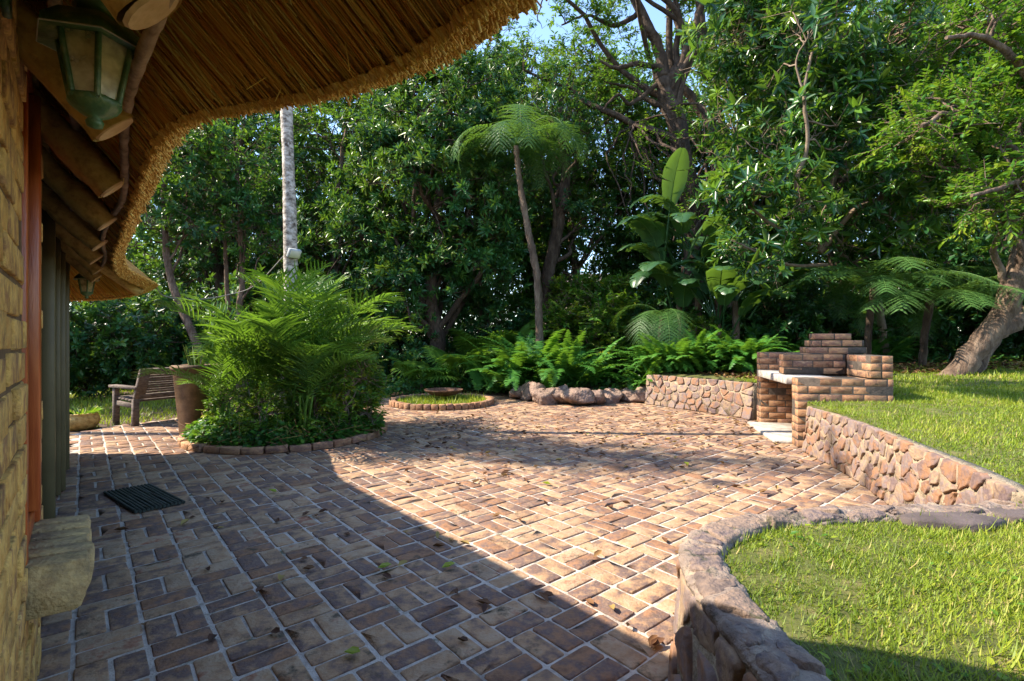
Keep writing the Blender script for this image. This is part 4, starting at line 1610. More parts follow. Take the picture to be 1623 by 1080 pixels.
def grow(rng, trunk, r0, r1, blobs, n_limb=9, n_sec=70, n_twig=7, lpt=24, L=.13, Wd=.05, limb_from=.4, style='rosette',
         extra=(), twig_len=(.3, .65), sides=9, up_bias=.45, tint_mid=.42, twig_r=.006, limb_r=.4, bare=0.0, bmat=None):
    """wood and leaf geometry of one tree. trunk: polyline; blobs: [(centre, radii)] of the crown"""
    wb, cb = MB(), MB()
    TP = smooth(trunk, 26)
    nT = len(TP)
    TP[1:-1] += rng.normal(0, r0 * .10, (nT - 2, 3))
    TR = r1 + (r0 - r1) * (1 - np.linspace(0, 1, nT)) ** .9
    TR[0] *= 1.35
    TR[1] *= 1.12
    tube(wb, TP, TR, sides + 3, rough=.05)
    bc = np.array([b[0] for b in blobs], float)
    br = np.array([b[1] for b in blobs], float)
    vol = br.prod(1)
    vol = vol / vol.sum()

    def sample(n, k0, k1):
        i = rng.choice(len(blobs), n, p=vol)
        r = (rng.uniform(k0 ** 3, k1 ** 3, n)) ** (1 / 3)
        return bc[i] + rdir(rng, n) * br[i] * r[:, None], i

    LP, LR = [], []
    for pts, ra, rb in extra:
        q = smooth(pts, 22)
        q[1:-1] += rng.normal(0, ra * .12, (20, 3))
        rr = np.linspace(ra, rb, 22)
        tube(wb, q, rr, sides, rough=.05)
        LP.append(q[6:])
        LR.append(rr[6:])
    tg, _ = sample(n_limb, .35, .7)
    for t in tg:
        u = rng.uniform(limb_from, .98)
        i = int(u * (nT - 1))
        s = TP[i]
        if s[2] > t[2] - .1 and i > nT * limb_from:
            i = int(max(limb_from, u * .6) * (nT - 1))
            s = TP[i]
        ln = np.linalg.norm(t - s)
        m1 = s + (t - s) * .35 + rng.normal(0, .10 * ln, 3) + UP * .05 * ln
        m2 = s + (t - s) * .7 + rng.normal(0, .09 * ln, 3) + UP * .04 * ln
        q = smooth([s, m1, m2, t], 18)
        q[1:-1] += rng.normal(0, .012 * ln / 2, (16, 3))
        ra = max(TR[i] * limb_r, .02)
        rr = np.linspace(ra, ra * .25, 18)
        tube(wb, q, rr, sides - 2, rough=.05)
        LP.append(q[3:])
        LR.append(rr[3:])
    LP = np.vstack(LP)
    LR = np.concatenate(LR)
    tg, bi = sample(n_sec, .55, 1.0)
    SP = []
    for t in tg:
        d = np.linalg.norm(LP - t, axis=1) + rng.uniform(0, .25, len(LP))
        k = int(np.argmin(d))
        s = LP[k]
        ln = max(np.linalg.norm(t - s), .05)
        m = s + (t - s) * .5 + rng.normal(0, .13 * ln, 3)
        q = smooth([s, m, t], 9)
        q[1:-1] += rng.normal(0, .025 * ln, (7, 3))
        ra = min(max(.010 + .010 * ln, .012), LR[k] * .8 + .004)
        tube(wb, q, np.linspace(ra, ra * .35, 9), 5, cap=False)
        SP.append(q)
    SP = np.array(SP)
    nS = len(SP)
    nt = nS * n_twig
    si = np.repeat(np.arange(nS), n_twig)
    u = rng.uniform(.3, 1.0, nt) * 8
    u[::n_twig] = 7.99
    ii = np.minimum(u.astype(int), 7)
    f = (u - ii)[:, None]
    P0 = SP[si, ii] * (1 - f) + SP[si, ii + 1] * f
    out = nrm((P0 - bc[bi[si]]) / br[bi[si]])
    td = nrm(out * .5 + rdir(rng, nt) * .9 + UP * up_bias)
    tl = rng.uniform(*twig_len, nt)
    P1 = P0 + td * tl[:, None]
    prisms(wb, P0, P1, twig_r, rng.uniform(.3, .9, nt), taper=.5)
    keep = rng.random(nt) >= bare
    P0, P1, td, tl, si = P0[keep], P1[keep], td[keep], tl[keep], si[keep]
    nt = len(P0)
    tw_t = np.clip(rng.normal(tint_mid, .17, nt) + .12 * rng.normal(0, 1, nS)[si], 0, 1)
    # leaves
    n = nt * lpt
    wi = np.repeat(np.arange(nt), lpt)
    kk = np.tile(np.arange(lpt), nt)
    if style == 'rosette':
        nro = int(lpt * .72)
        ro = kk < nro
        a = kk * 2.399 + rng.uniform(0, 6.28, nt)[wi] + rng.normal(0, .3, n)
        x = nrm(np.cross(td, rdir(rng, nt)))[wi]
        y = np.cross(td[wi], x)
        rad = x * np.cos(a)[:, None] + y * np.sin(a)[:, None]
        lay = np.where(ro, (kk / max(1, nro)), rng.uniform(0, 1, n))
        D = rad * (1.0 - .55 * lay * ro)[:, None] + td[wi] * (.15 + .75 * lay * ro)[:, None] + rng.normal(0, .18, (n, 3)) - UP * .12
        back = np.where(ro, (1 - lay) * .06, rng.uniform(.05, .9, n) * tl[wi])
        P = P1[wi] - td[wi] * back[:, None]
        N = td[wi] + rng.normal(0, .25, (n, 3))
    else:
        f = ((kk + rng.uniform(.1, .9, n)) / lpt) * .95 + .08
        P = P0[wi] + (P1 - P0)[wi] * f[:, None]
        s = np.where(kk % 2, 1, -1)
        side = nrm(np.cross(td, UP + rng.normal(0, .2, (nt, 3))))[wi]
        D = side * (s * .9)[:, None] + td[wi] * .55 + rng.normal(0, .28, (n, 3)) - UP * .18
        N = UP + rng.normal(0, .45, (n, 3))
    sc = rng.uniform(.65, 1.2, n) * rng.uniform(.6, 1.25, nt)[wi]
    tint = np.clip(tw_t[wi] + rng.normal(0, .11, n) + (rng.random(n) < .03) * .4, 0, 1)
    leaves(cb, P, D, N, L * sc, Wd * sc * rng.uniform(.85, 1.15, n), tint)
    return wb, cb


def tree(name, label, loc, rng, leafm, barkm, group=None, cat="tree", crown="crown", **kw):
    loc = np.asarray(loc, float)
    wb, cb = grow(rng, **kw)
    root = thing(name, label, cat, loc, group)
    o = link("trunk" if cat == "tree" else "stem", wb.mesh(name + "_wood", barkm, True), root)
    o.location = (0, 0, 0)
    c = link(crown, cb.mesh(name + "_" + crown, leafm), root)
    c.location = (0, 0, 0)
    return root


def gl(x, y):
    on = bool(inpoly(np.array([x]), np.array([y]), LAWN)[0])
    return (x, y, float(lawn_z(x, y)) if on else float(g(x, y)))


def pxl(px, Y):
    return gl((px - 811.5) / 800 * Y, Y)


R = lambda s: np.random.default_rng(s)
v = lambda *a: np.array(a, float)

# --- two dense broadleaf trees used again and again behind the garden
BG1 = dict(trunk=[(0, 0, -.2), (.1, .1, 2), (-.1, 0, 4.5), (.2, .1, 7.5)], r0=.22, r1=.07,
           blobs=[((0, 0, 6.6), (2.7, 2.3, 2.6)), ((-1.3, -.4, 4.4), (1.8, 1.6, 1.5)), ((1.4, .2, 4.9), (1.8, 1.7, 1.6)), ((.3, 0, 8.9), (1.9, 1.7, 1.7)), ((0, -.3, 2.7), (1.9, 1.4, 1.2))],
           n_limb=14, n_sec=200, n_twig=8, lpt=17, L=.16, Wd=.062, limb_from=.3)
treeA = tree("broadleaf_tree", "tall dense dark broadleaf tree directly left of the pale palm trunk", pxl(345, 15.5), R(1), m_leafd, m_barkd, "tall trees behind the garden", **BG1)
BG2 = dict(trunk=[(0, 0, -.2), (.25, 0, 2.2), (.1, .2, 5), (.6, .1, 8.5)], r0=.17, r1=.05,
           blobs=[((.4, 0, 7.4), (2.5, 2.2, 2.6)), ((-.9, 0, 5.0), (1.7, 1.6, 1.6)), ((1.8, .1, 5.6), (1.5, 1.5, 1.4)), ((.6, 0, 9.9), (1.7, 1.6, 1.6)), ((.2, -.2, 3.0), (1.8, 1.4, 1.2))],
           n_limb=13, n_sec=190, n_twig=8, lpt=16, L=.12, Wd=.05, limb_from=.3, style='alt')
treeB = tree("broadleaf_tree", "slender mid green tree between the pale palm trunk and the large bushy tree", pxl(520, 16.5), R(2), m_leaf, m_bark, "tall trees behind the garden", **BG2)
for src, px, Y, rz, sc, lab in (
        (treeB, 268, 17.5, 1.2, .95, "mid green tree rising just beyond the tip of the thatched roof"),
        (treeA, 175, 19.5, 2.2, .62, "low dark tree beyond the bench seen under the eave"),
        (treeB, 120, 21, 3.9, .68, "loose leafy tree at the house corner under the far lantern"),
        (treeA, 440, 18.5, 4.0, 1.05, "tall dark tree straight behind the pale palm trunk"),
        (treeA, 760, 17.0, 5.1, 1.12, "tall dark tree behind the tree fern on its left"),
        (treeB, 905, 17.5, .4, 1.10, "slim tree behind the tree fern trunk on its right, below the open sky"),
        (treeB, 1165, 17, 2.5, 1.12, "tree behind the forked trunk on its right"),
        (treeA, 1330, 15.5, .9, 1.15, "tall dark tree behind the spreading shrub tree right of the wild banana"),
        (treeA, 1560, 14.5, 3.3, 1.1, "tall dark tree behind the leaning trunk at the right edge"),
        (treeA, 600, 19.5, 2.9, 1.1, "tall dark tree far back between the slender tree and the bushy tree"),
        (treeA, 845, 20, 1.7, 1.2, "dark tree far back, directly behind the tree fern crown"),
        (treeB, 985, 19, 3.1, 1.06, "slim tree far back under the patch of blue sky, left of the forked trunk"),
        (treeA, 1045, 18.5, .2, .92, "dark tree far back behind the wild banana and forked trunk"),
        (treeA, 1235, 18, 4.6, 1.2, "dark tree far back between the forked trunk and the spreading tree"),
        (treeB, 1450, 13.6, .7, 1.0, "mid green tree just behind the low tree ferns"),
        (treeB, 1700, 12.5, 1.9, 1.0, "tree at the far right edge rising out of the picture")):
    dup(src, pxl(px, Y), rz, sc, lab, "tall trees behind the garden")

# --- the big bushy rosette tree left of the tree fern
tree("bushy_tree", "large bushy tree with dark rosettes of leaves and thick brown trunk behind the fan palms", pxl(690, 13.5), R(5), m_leafd, m_barkd,
     trunk=[(0, 0, -.2), (.05, 0, 1.2), (-.1, 0, 2.6), (.1, .2, 5.5)], r0=.27, r1=.10,
     blobs=[((-.2, 0, 5.0), (2.6, 1.9, 2.2)), ((-1.9, -.2, 3.5), (1.5, 1.3, 1.3)), ((1.0, -.3, 3.2), (1.3, 1.2, 1.1)), ((.4, 0, 7.0), (2.0, 1.7, 1.5)), ((-.6, -.5, 2.5), (1.5, 1.0, .8))],
     n_limb=14, n_sec=260, n_twig=7, lpt=20, L=.20, Wd=.062, limb_from=.3, tint_mid=.45)

# --- forked tree right of centre
FX = pxl(1092, 14)
f3 = lambda px, py, dy=0.0: at(px, py, 14 + dy) - np.array(FX)
tree("forked_tree", "big tree with thick dark trunk forking into bare limbs against the blue sky", FX, R(7), m_leaf, m_barkd,
     trunk=[(0, 0, -.2), f3(1098, 380), f3(1078, 215), f3(1056, 150), f3(1052, 118)], r0=.30, r1=.22,
     extra=[([f3(1053, 135), f3(1048, 90), f3(1026, 35, -.2), f3(990, -25, -.3), f3(950, -90, -.3)], .18, .09),
            ([f3(1054, 130), f3(1085, 105, -.2), f3(1110, 55, -.3), f3(1108, -15, -.4), f3(1120, -90, -.4)], .17, .085),
            ([f3(1100, 380, .5), f3(1140, 240, .6), f3(1105, 165, .6), f3(1065, 110, .6), f3(1060, -30, .6)], .18, .08),
            ([f3(1052, 108), f3(1010, 102, -.3), f3(975, 108, -.5), f3(948, 95, -.6)], .09, .03),
            ([f3(1048, 128), f3(1000, 165, -.2), f3(980, 150, -.4), f3(955, 175, -.4)], .07, .025),
            ([f3(1015, 20), f3(975, 40, -.2), f3(930, 25, -.4), f3(890, 40, -.6)], .08, .02)],
     blobs=[(f3(1010, -90), (2.4, 1.8, 1.4)), (f3(1190, -40), (2.2, 1.8, 1.6)), (f3(985, 150, -.2), (.9, .8, .7)), (f3(880, 30, -.2), (1.5, 1.0, 1.0)), (f3(960, 60, -.3), (1.0, .8, .7)), (f3(850, 90, -.2), (1.0, .8, .6)), (f3(1185, 90, .2), (1.3, 1.2, 1.2)), (f3(940, 130, .3), (.9, .8, .6)), (f3(1120, 270, -1), (1.2, .8, .9)), (f3(1040, 330, -.9), (.9, .7, .9)), (f3(1130, 380, -1.1), (1.2, .8, .8))],
     n_limb=10, n_sec=240, n_twig=7, lpt=16, L=.115, Wd=.05, limb_from=.5, style='alt', bare=.25, tint_mid=.55)

# --- spreading shrub tree with rosettes, right of the wild banana
SX = pxl(1405, 10.9)
s3 = lambda px, py, dy=0.0: at(px, py, 9.6 + dy) - np.array(SX)
tree("spreading_tree", "spreading tree with pale twisted branches and glossy leaf rosettes above the braai", SX, R(8), m_leafg, m_twig,
     trunk=[(0, 0, -.1), s3(1385, 460, 1.1), s3(1330, 400, .6), s3(1285, 330)], r0=.09, r1=.05,
     extra=[([s3(1290, 380), s3(1262, 300, -.6), s3(1280, 230, -.9), s3(1274, 150, -1.0), s3(1288, 80, -1.0)], .045, .022),
            ([s3(1278, 160, -1), s3(1262, 100, -1), s3(1280, 60, -1.1)], .02, .01),
            ([s3(1300, 400), s3(1360, 330, -.3), s3(1440, 300, -.5), s3(1500, 250, -.6)], .05, .02),
            ([s3(1290, 390), s3(1230, 360, -.4), s3(1190, 330, -.6), s3(1150, 300, -.6)], .04, .015),
            ([s3(1310, 420), s3(1250, 420, -.6), s3(1200, 400, -.9), s3(1160, 380, -.9)], .035, .012),
            ([s3(1300, 400), s3(1330, 250, .3), s3(1380, 120, .3), s3(1420, 40, .2)], .06, .02)],
     blobs=[(s3(1230, 330, -.6), (1.15, .9, .75)), (s3(1390, 230, -.2), (1.6, 1.1, 1.1)), (s3(1330, 50, -.4), (1.5, 1.0, .9)), (s3(1195, 200, .2), (.9, .9, .8)), (s3(1480, 120, .2), (1.2, 1.0, 1.0)), (s3(1210, 420, -.6), (.8, .7, .4)), (s3(1420, 370, 0), (1.2, .9, .6)), (s3(1560, 300, .3), (1.1, .9, .9)), (s3(1160, 60, .5), (1.0, .9, .9))],
     n_limb=12, n_sec=320, n_twig=6, lpt=13, L=.23, Wd=.072, limb_from=.35, bare=.26, tint_mid=.50, twig_len=(.2, .5), twig_r=.005)

# --- leaning tree at the right edge: yellow green small leaves
LX = gl(6.85, 7.75)
l3 = lambda px, py, dy=0.0: at(px, py, 7.75 + dy) - np.array(LX)
tree("leaning_tree", "leaning tree with thick curved grey brown trunk at the right edge of the lawn", LX, R(9), m_leaf, m_bark,
     trunk=[l3(1500, 612), l3(1540, 565), l3(1588, 500), l3(1612, 430), l3(1650, 330), l3(1700, 200)], r0=.17, r1=.12,
     extra=[([l3(1530, 590, .35), l3(1575, 530, .3), l3(1640, 490, .3), l3(1720, 440, .3)], .2, .1),
            ([l3(1650, 330), l3(1600, 230, -.5), l3(1520, 180, -.7), l3(1460, 200, -.9)], .08, .025),
            ([l3(1690, 210), l3(1620, 110, -.6), l3(1560, 60, -.8), l3(1500, 60, -1)], .07, .025),
            ([l3(1650, 320), l3(1620, 290, -1), l3(1580, 300, -1.4), l3(1540, 310, -1.5)], .05, .02)],
     blobs=[(l3(1560, 210, -.2), (1.1, 1.2, .85)), (l3(1610, 310, -1.0), (.75, .8, .42)), (l3(1590, 60, 0), (1.1, 1.2, .9)), (l3(1760, 150, 0), (1.5, 1.4, 1.4)), (l3(1480, 190, -.2), (.8, .9, .5)), (l3(1600, 250, -1.1), (.9, .5, .6)), (l3(1640, 380, -1.0), (.5, .4, .35))],
     n_limb=7, n_sec=230, n_twig=7, lpt=18, L=.10, Wd=.042, limb_from=.55, style='alt', tint_mid=.60, twig_len=(.22, .5))

# --- dark trunk beside the tree fern, and thin trunks in the left thicket
tree("thin_tree", "dark crooked trunk immediately right of the tree fern stem", pxl(884, 14.4), R(12), m_leafd, m_barkd,
     trunk=[(0, 0, -.2), (-.15, 0, 1.5), (-.25, 0, 3), (.2, .1, 5.5), (.1, .2, 8)], r0=.27, r1=.10,
     blobs=[((0, 0, 7.0), (1.6, 1.4, 1.5)), ((.5, .4, 4.6), (1.1, .9, .8))], n_limb=6, n_sec=60, n_twig=7, lpt=15, L=.14, Wd=.055, limb_from=.5)
tree("thin_tree", "thin slanting trunk in shade between the roof tip and the palm bed", pxl(318, 10.6), R(13), m_leafd, m_bark,
     trunk=[(.3, 0, -.1), (-.1, 0, 1.2), (-.75, .1, 2.8), (-.9, .2, 4.6)], r0=.10, r1=.05,
     blobs=[((-.8, .2, 4.9), (1.3, 1.1, 1.1)), ((.2, .3, 3.7), (1.0, .9, .7))], n_limb=6, n_sec=60, n_twig=7, lpt=16, L=.15, Wd=.06, limb_from=.5)
tree("thin_tree", "pair of slim grey stems in the thicket behind the palm bed, left of the floodlight", pxl(384, 11.4), R(14), m_leaf, m_bark,
     trunk=[(0, 0, -.1), (-.1, 0, 1.5), (-.05, .1, 3), (-.2, .1, 5.5)], r0=.085, r1=.04,
     extra=[([v(.1, .1, -.1), v(-.35, .1, 2), v(-.5, .1, 4), v(-.9, .2, 5.5)], .06, .03)],
     blobs=[((-.4, .1, 5.4), (1.4, 1.2, 1.2)), ((.4, .2, 3.6), (.9, .8, .7))], n_limb=5, n_sec=55, n_twig=7, lpt=16, L=.13, Wd=.05, limb_from=.5)

# --- tall thin tree added out of view, crown placed to throw broken shade on the patio
tree("thin_tree", "unseen tall sparse tree added beyond the house, crown placed to streak the patio with shade", gl(-13.4, 7.0), R(15), m_leaf, m_bark,
     trunk=[(0, 0, -.1), (.3, -.2, 5), (.4, -.2, 9), (.5, -.7, 12)], r0=.16, r1=.05,
     blobs=[((.2, -1.0, 12.6), (.8, .35, .5)), ((1.4, -1.5, 12.5), (.8, .35, .5)), ((2.7, -2.0, 12.4), (.8, .35, .45))], n_limb=7, n_sec=44, n_twig=6, lpt=14, L=.15, Wd=.06, limb_from=.8, bare=.1)
dup(treeA, gl(-11.6, 9.8), 1.0, .72, "unseen dark tree added beyond the house to shade the bench and its grass", "tall trees behind the garden")  # hidden by the house, added as a shadow caster for the bench grass

# --- shrubs that close the gaps below the crowns
SH = dict(trunk=[(0, 0, -.05), (.02, .03, .5), (0, 0, 1.0)], r0=.04, r1=.02, blobs=[((0, 0, 1.15), (1.05, .85, .85)), ((.3, -.2, .55), (.9, .8, .5))],
          n_limb=9, n_sec=80, n_twig=6, lpt=14, L=.13, Wd=.055, limb_from=.05, twig_len=(.15, .35))
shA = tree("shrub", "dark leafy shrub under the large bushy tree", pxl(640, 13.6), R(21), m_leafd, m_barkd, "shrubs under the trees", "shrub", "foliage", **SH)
SH2 = dict(SH, style='alt', L=.10, Wd=.045, lpt=16)
shB = tree("shrub", "light green loose shrub behind the fern bush below the far house", pxl(940, 12.6), R(22), m_leafl, m_bark, "shrubs under the trees", "shrub", "foliage", **SH2)
shB.scale = (1.25, 1.25, 1.25)
shr = [(shA, 140, 11.6, 1, 1.0, "dark shrub behind the bench on its left"), (shA, 232, 11.4, 2, 1.15, "dark shrub behind the back of the bench"), (shA, 85, 11.0, 3.3, 1.3, "dark shrub at the house corner behind the round pot"), (shA, 180, 15.0, 5.3, 1.6, "tall dark shrub near the parked car, farther back than the bench"),
       (shB, 200, 15.2, 3, .75, "small light shrub in front of the parked car"), (shA, 300, 12.4, 4, 1.25, "tall dark shrub behind the tall planter"),
       (shA, 395, 12.8, 5, 1.4, "large dark shrub behind the palm bed on its left side"), (shA, 470, 13.2, .3, 1.5, "large dark shrub behind the palm bed beneath the floodlight"),
       (shB, 575, 13.6, 1.3, 1.25, "light shrub right of the palm bed top, far back"), (shA, 780, 14.6, 2.6, 1.2, "dark shrub behind the tree fern stem"),
       (shA, 1010, 13.2, 3.1, 1.15, "dark shrub left of the wild banana stems"), (shA, 1090, 12.2, .2, 1.0, "dark shrub under the wild banana"),
       (shA, 1240, 11.6, 4.4, 1.1, "dark shrub behind the left end of the braai"), (shA, 1330, 11.9, 5.3, 1.1, "dark shrub straight behind the stepped top of the braai"),
       (shA, 1430, 11.8, 1.8, 1.2, "dark shrub behind the low tree fern fronds"), (shA, 1530, 11.6, 2.9, 1.4, "dark shrub behind the leaning trunk"),
       (shA, 1640, 10.5, .6, 1.4, "dark shrub in the corner at the right edge"), (shB, 905, 13.4, 1.9, 1.3, "light loose shrub in front of the far house, behind the fern bush"), (shB, 985, 12.9, 3.9, 1.2, "light loose shrub left of the wild banana, behind the boulders"), (shB, 1120, 10.9, 2.2, .6, "small bright shrub among the ferns near the stone wall")]
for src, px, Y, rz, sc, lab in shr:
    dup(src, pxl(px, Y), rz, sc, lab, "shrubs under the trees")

# --- far wood behind everything, one mass
rng = R(31)
cb, wb = MB(), MB()
nc = 4200
cx = rng.uniform(-30, 34, nc)
cy = rng.uniform(20.5, 27, nc)
hz = np.where((cx > -1) & (cx < 5), 9.0, np.where(cx < -7, 10.5, 14.0))
cz = rng.uniform(0, 1, nc) ** .8 * hz
gap = ((cx > 2.2) & (cx < 4.2) & (cz < 5.0)) | ((cx < -14.5) & (cx > -18.5) & (cz < 2.0)) | ((np.sin(cx * 1.7 + cz * .8) + np.sin(cx * .6 - cz * 1.3)) > 1.45)
gap &= ~((cz < 4.5) & (cx > -12) & ((cx < 2.2) | (cx > 4.2)))
gap |= (cx < -12) & (cz > 2.6 + .5 * np.sin(cx * 2)) & (cz < 3.8)
cx, cy, cz = cx[~gap], cy[~gap], cz[~gap]
lx, ly, lz = rng.uniform(-14, 24, 2600), rng.uniform(18, 20.5, 2600), rng.uniform(0, 5.2, 2600)
kl = ~((lx > 2.0) & (lx < 2.9) & (lz > 1.0)) & (rng.random(2600) < np.clip(1.25 - lz / 8, 0, 1))
cx, cy, cz = np.concatenate([cx, lx[kl]]), np.concatenate([cy, ly[kl]]), np.concatenate([cz, lz[kl]])
nc = len(cx)
m_ = 44
ci = np.repeat(np.arange(nc), m_)
n = len(ci)
P = np.stack([cx, cy, cz + g(cx, cy)], 1)[ci] + rdir(rng, n) * (rng.uniform(0, 1, n) ** .5)[:, None] * v(.75, .6, .55)
D = rdir(rng, n) + v(0, 0, -.3)
leaves(cb, P, D, UP + rng.normal(0, .6, (n, 3)), rng.uniform(.14, .26, n), rng.uniform(.06, .10, n), np.clip(rng.normal(.4, .15, nc)[ci] + rng.normal(0, .12, n), 0, 1))
tag(cb.build("far_woods", m_leaf), "mass of distant green trees closing the view behind the garden", "woods", kind="stuff")

# --- low ground cover over the planted ground
rng = R(32)
cb = MB()
n = 60000
x, y = rng.uniform(-14, 14, n), rng.uniform(9.8, 18, n)
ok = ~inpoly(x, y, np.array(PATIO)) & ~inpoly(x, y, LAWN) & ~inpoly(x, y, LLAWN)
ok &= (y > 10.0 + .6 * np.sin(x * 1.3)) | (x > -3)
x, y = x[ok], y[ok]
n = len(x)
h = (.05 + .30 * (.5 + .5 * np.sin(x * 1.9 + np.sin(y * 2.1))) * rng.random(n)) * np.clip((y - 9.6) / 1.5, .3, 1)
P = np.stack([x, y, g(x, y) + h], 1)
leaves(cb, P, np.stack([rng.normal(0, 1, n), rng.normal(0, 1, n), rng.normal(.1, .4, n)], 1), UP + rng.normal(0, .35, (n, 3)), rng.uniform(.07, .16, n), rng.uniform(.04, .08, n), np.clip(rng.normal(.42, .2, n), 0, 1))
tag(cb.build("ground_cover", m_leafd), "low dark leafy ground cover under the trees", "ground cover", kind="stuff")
rng = R(33)
cb = MB()
n = 5000
x, y = rng.uniform(3.5, 13, n), rng.uniform(8.0, 11.5, n)
leaves(cb, np.stack([x, y, np.where(inpoly(x, y, LAWN), lawn_z(x, y), g(x, y)) + .02], 1), np.stack([rng.normal(0, 1, n), rng.normal(0, 1, n), rng.normal(.1, .2, n)], 1), UP + rng.normal(0, .3, (n, 3)),
       rng.uniform(.05, .11, n), rng.uniform(.03, .05, n), rng.random(n), CURL)
tag(cb.build("forest_litter", m_dry), "brown fallen leaves on the ground at the back of the lawn", "leaf litter", kind="stuff")


# ------------------------------------------------------------------ fronds
def arch(L, el, droop, n=16, sidebend=0.0):
    u = np.linspace(0, 1, n)
    th = el - droop * u ** 1.4
    ds = L / (n - 1)
    x = np.concatenate([[0], np.cumsum(np.cos(th[:-1]) * ds)])
    z = np.concatenate([[0], np.cumsum(np.sin(th[:-1]) * ds)])
    return np.stack([x, sidebend * u ** 2 * L, z], 1)


def along(P, u):
    s = np.linspace(0, 1, len(P))
    Q = np.stack([np.interp(u, s, P[:, i]) for i in range(3)], 1)
    Tn = nrm(np.gradient(P, axis=0))
    Tq = nrm(np.stack([np.interp(u, s, Tn[:, i]) for i in range(3)], 1))
    return Q, Tq


def feather(mb, rng, L, el, droop, n, ll, lw, bare=.2, r=.006, vee=.25, sag=.25, tint=.45, sidebend=0.0, sh=None, T=STRIP, fwd=(.35, 1.3)):
    "pinnate frond pointing along +X from the origin"
    P = arch(L, el, droop, 18, sidebend)
    tube(mb, P, np.linspace(r, r * .3, 18), 5, tint=.7)
    u = np.linspace(bare, .995, n)
    Q, Tq = along(P, u)
    side = nrm(np.cross(np.tile(UP, (n, 1)), Tq))
    up = np.cross(Tq, side)
    shape = sh(u) if sh else np.sin(np.pi * np.clip((u - bare) / (1 - bare) * .80 + .16, 0, 1)) ** .8
    w = np.linspace(*fwd, n)[:, None]
    for s in (-1, 1):
        D = side * s + Tq * w * .7 + up * vee + rng.normal(0, .10, (n, 3)) - UP * sag * rng.uniform(.4, 1.4, (n, 1))
        leaves(mb, Q, D, up + rng.normal(0, .2, (n, 3)), ll * shape * rng.uniform(.85, 1.1, n), lw * (.5 + .5 * shape), np.clip(tint + rng.normal(0, .13, n) + .18 * s * 0, 0, 1), T)


def bipinnate(mb, rng, L, el, droop, npin, pl_, nsub, sub, tint=.45, bare=.12, r=.010):
    P = arch(L, el, droop, 20)
    tube(mb, P, np.linspace(r, r * .25, 20), 5, tint=.85)
    u = np.linspace(bare, .99, npin)
    Q, Tq = along(P, u)
    side = nrm(np.cross(np.tile(UP, (npin, 1)), Tq))
    up = np.cross(Tq, side)
    shp = np.sin(np.pi * np.clip(.12 + .84 * (u - bare) / (1 - bare), 0, 1)) ** .75
    for s in (-1, 1):
        D = nrm(side * s + Tq * (.25 + .5 * u[:, None]) + rng.normal(0, .05, (npin, 3)))
        ln = pl_ * shp * rng.uniform(.92, 1.05, npin)
        f = np.tile(np.linspace(.04, 1, nsub), npin)
        k = np.repeat(np.arange(npin), nsub)
        sagk = rng.uniform(.25, .45, npin)
        pos = Q[k] + D[k] * (f * ln[k])[:, None] - UP * (f ** 2 * ln[k] * sagk[k])[:, None]
        dirk = nrm(D[k] - UP * (2 * f * sagk[k])[:, None])
        perp = nrm(np.cross(up[k], dirk))
        e = np.linspace(0, 1, 5)
        for q in range(npin):
            pass
        ssz = sub * (1.05 - f) ** .55 * (.5 + .5 * shp[k])
        for s2 in (-1, 1):
            DD = perp * s2 + dirk * .45 + rng.normal(0, .08, pos.shape)
            leaves(mb, pos, DD, up[k] + rng.normal(0, .12, pos.shape), ssz, ssz * .42, np.clip(tint + rng.normal(0, .07, npin)[k] + rng.normal(0, .06, len(pos)), 0, 1), BLADE)
        prisms(mb, Q, Q + D * ln[:, None] * .5 - UP * (.25 * ln * sagk)[:, None], .003, .8, taper=.5)


def fan_leaf(mb, rng, pet, el, R_, nseg=34, tint=.45, spread=5.2):
    P = arch(pet, el, .5, 10)
    tube(mb, P, np.linspace(.008, .006, 10), 5, tint=.8)
    c = P[-1]
    t = nrm(P[-1] - P[-2])
    side = v(0, 1, 0)
    up = np.cross(t, side)
    a = np.linspace(-spread / 2, spread / 2, nseg)
    D0 = t[None] * np.cos(a)[:, None] + side[None] * np.sin(a)[:, None]
    inner = R_ * .5
    # joined inner fan
    V = [c]
    for k in range(nseg):
        for q in (-.5, .5):
            aa = a[k] + q * spread / nseg
            z = up * (.012 if q < 0 else -.012) - UP * inner * .06
            V.append(c + (t * math.cos(aa) + side * math.sin(aa)) * inner + z)
    V = np.array(V)
    mb.add(V, [(0, 1 + i, 2 + i) for i in range(2 * nseg - 1)], tint)
    Q = c + D0 * inner * .96 - UP * inner * .06
    leaves(mb, Q, D0 - UP * .28 + rng.normal(0, .05, D0.shape), np.tile(-up if up[2] < 0 else up, (nseg, 1)), R_ * .62 * rng.uniform(.85, 1.1, nseg), .045, np.clip(tint + rng.normal(0, .08, nseg), 0, 1), STRIP)


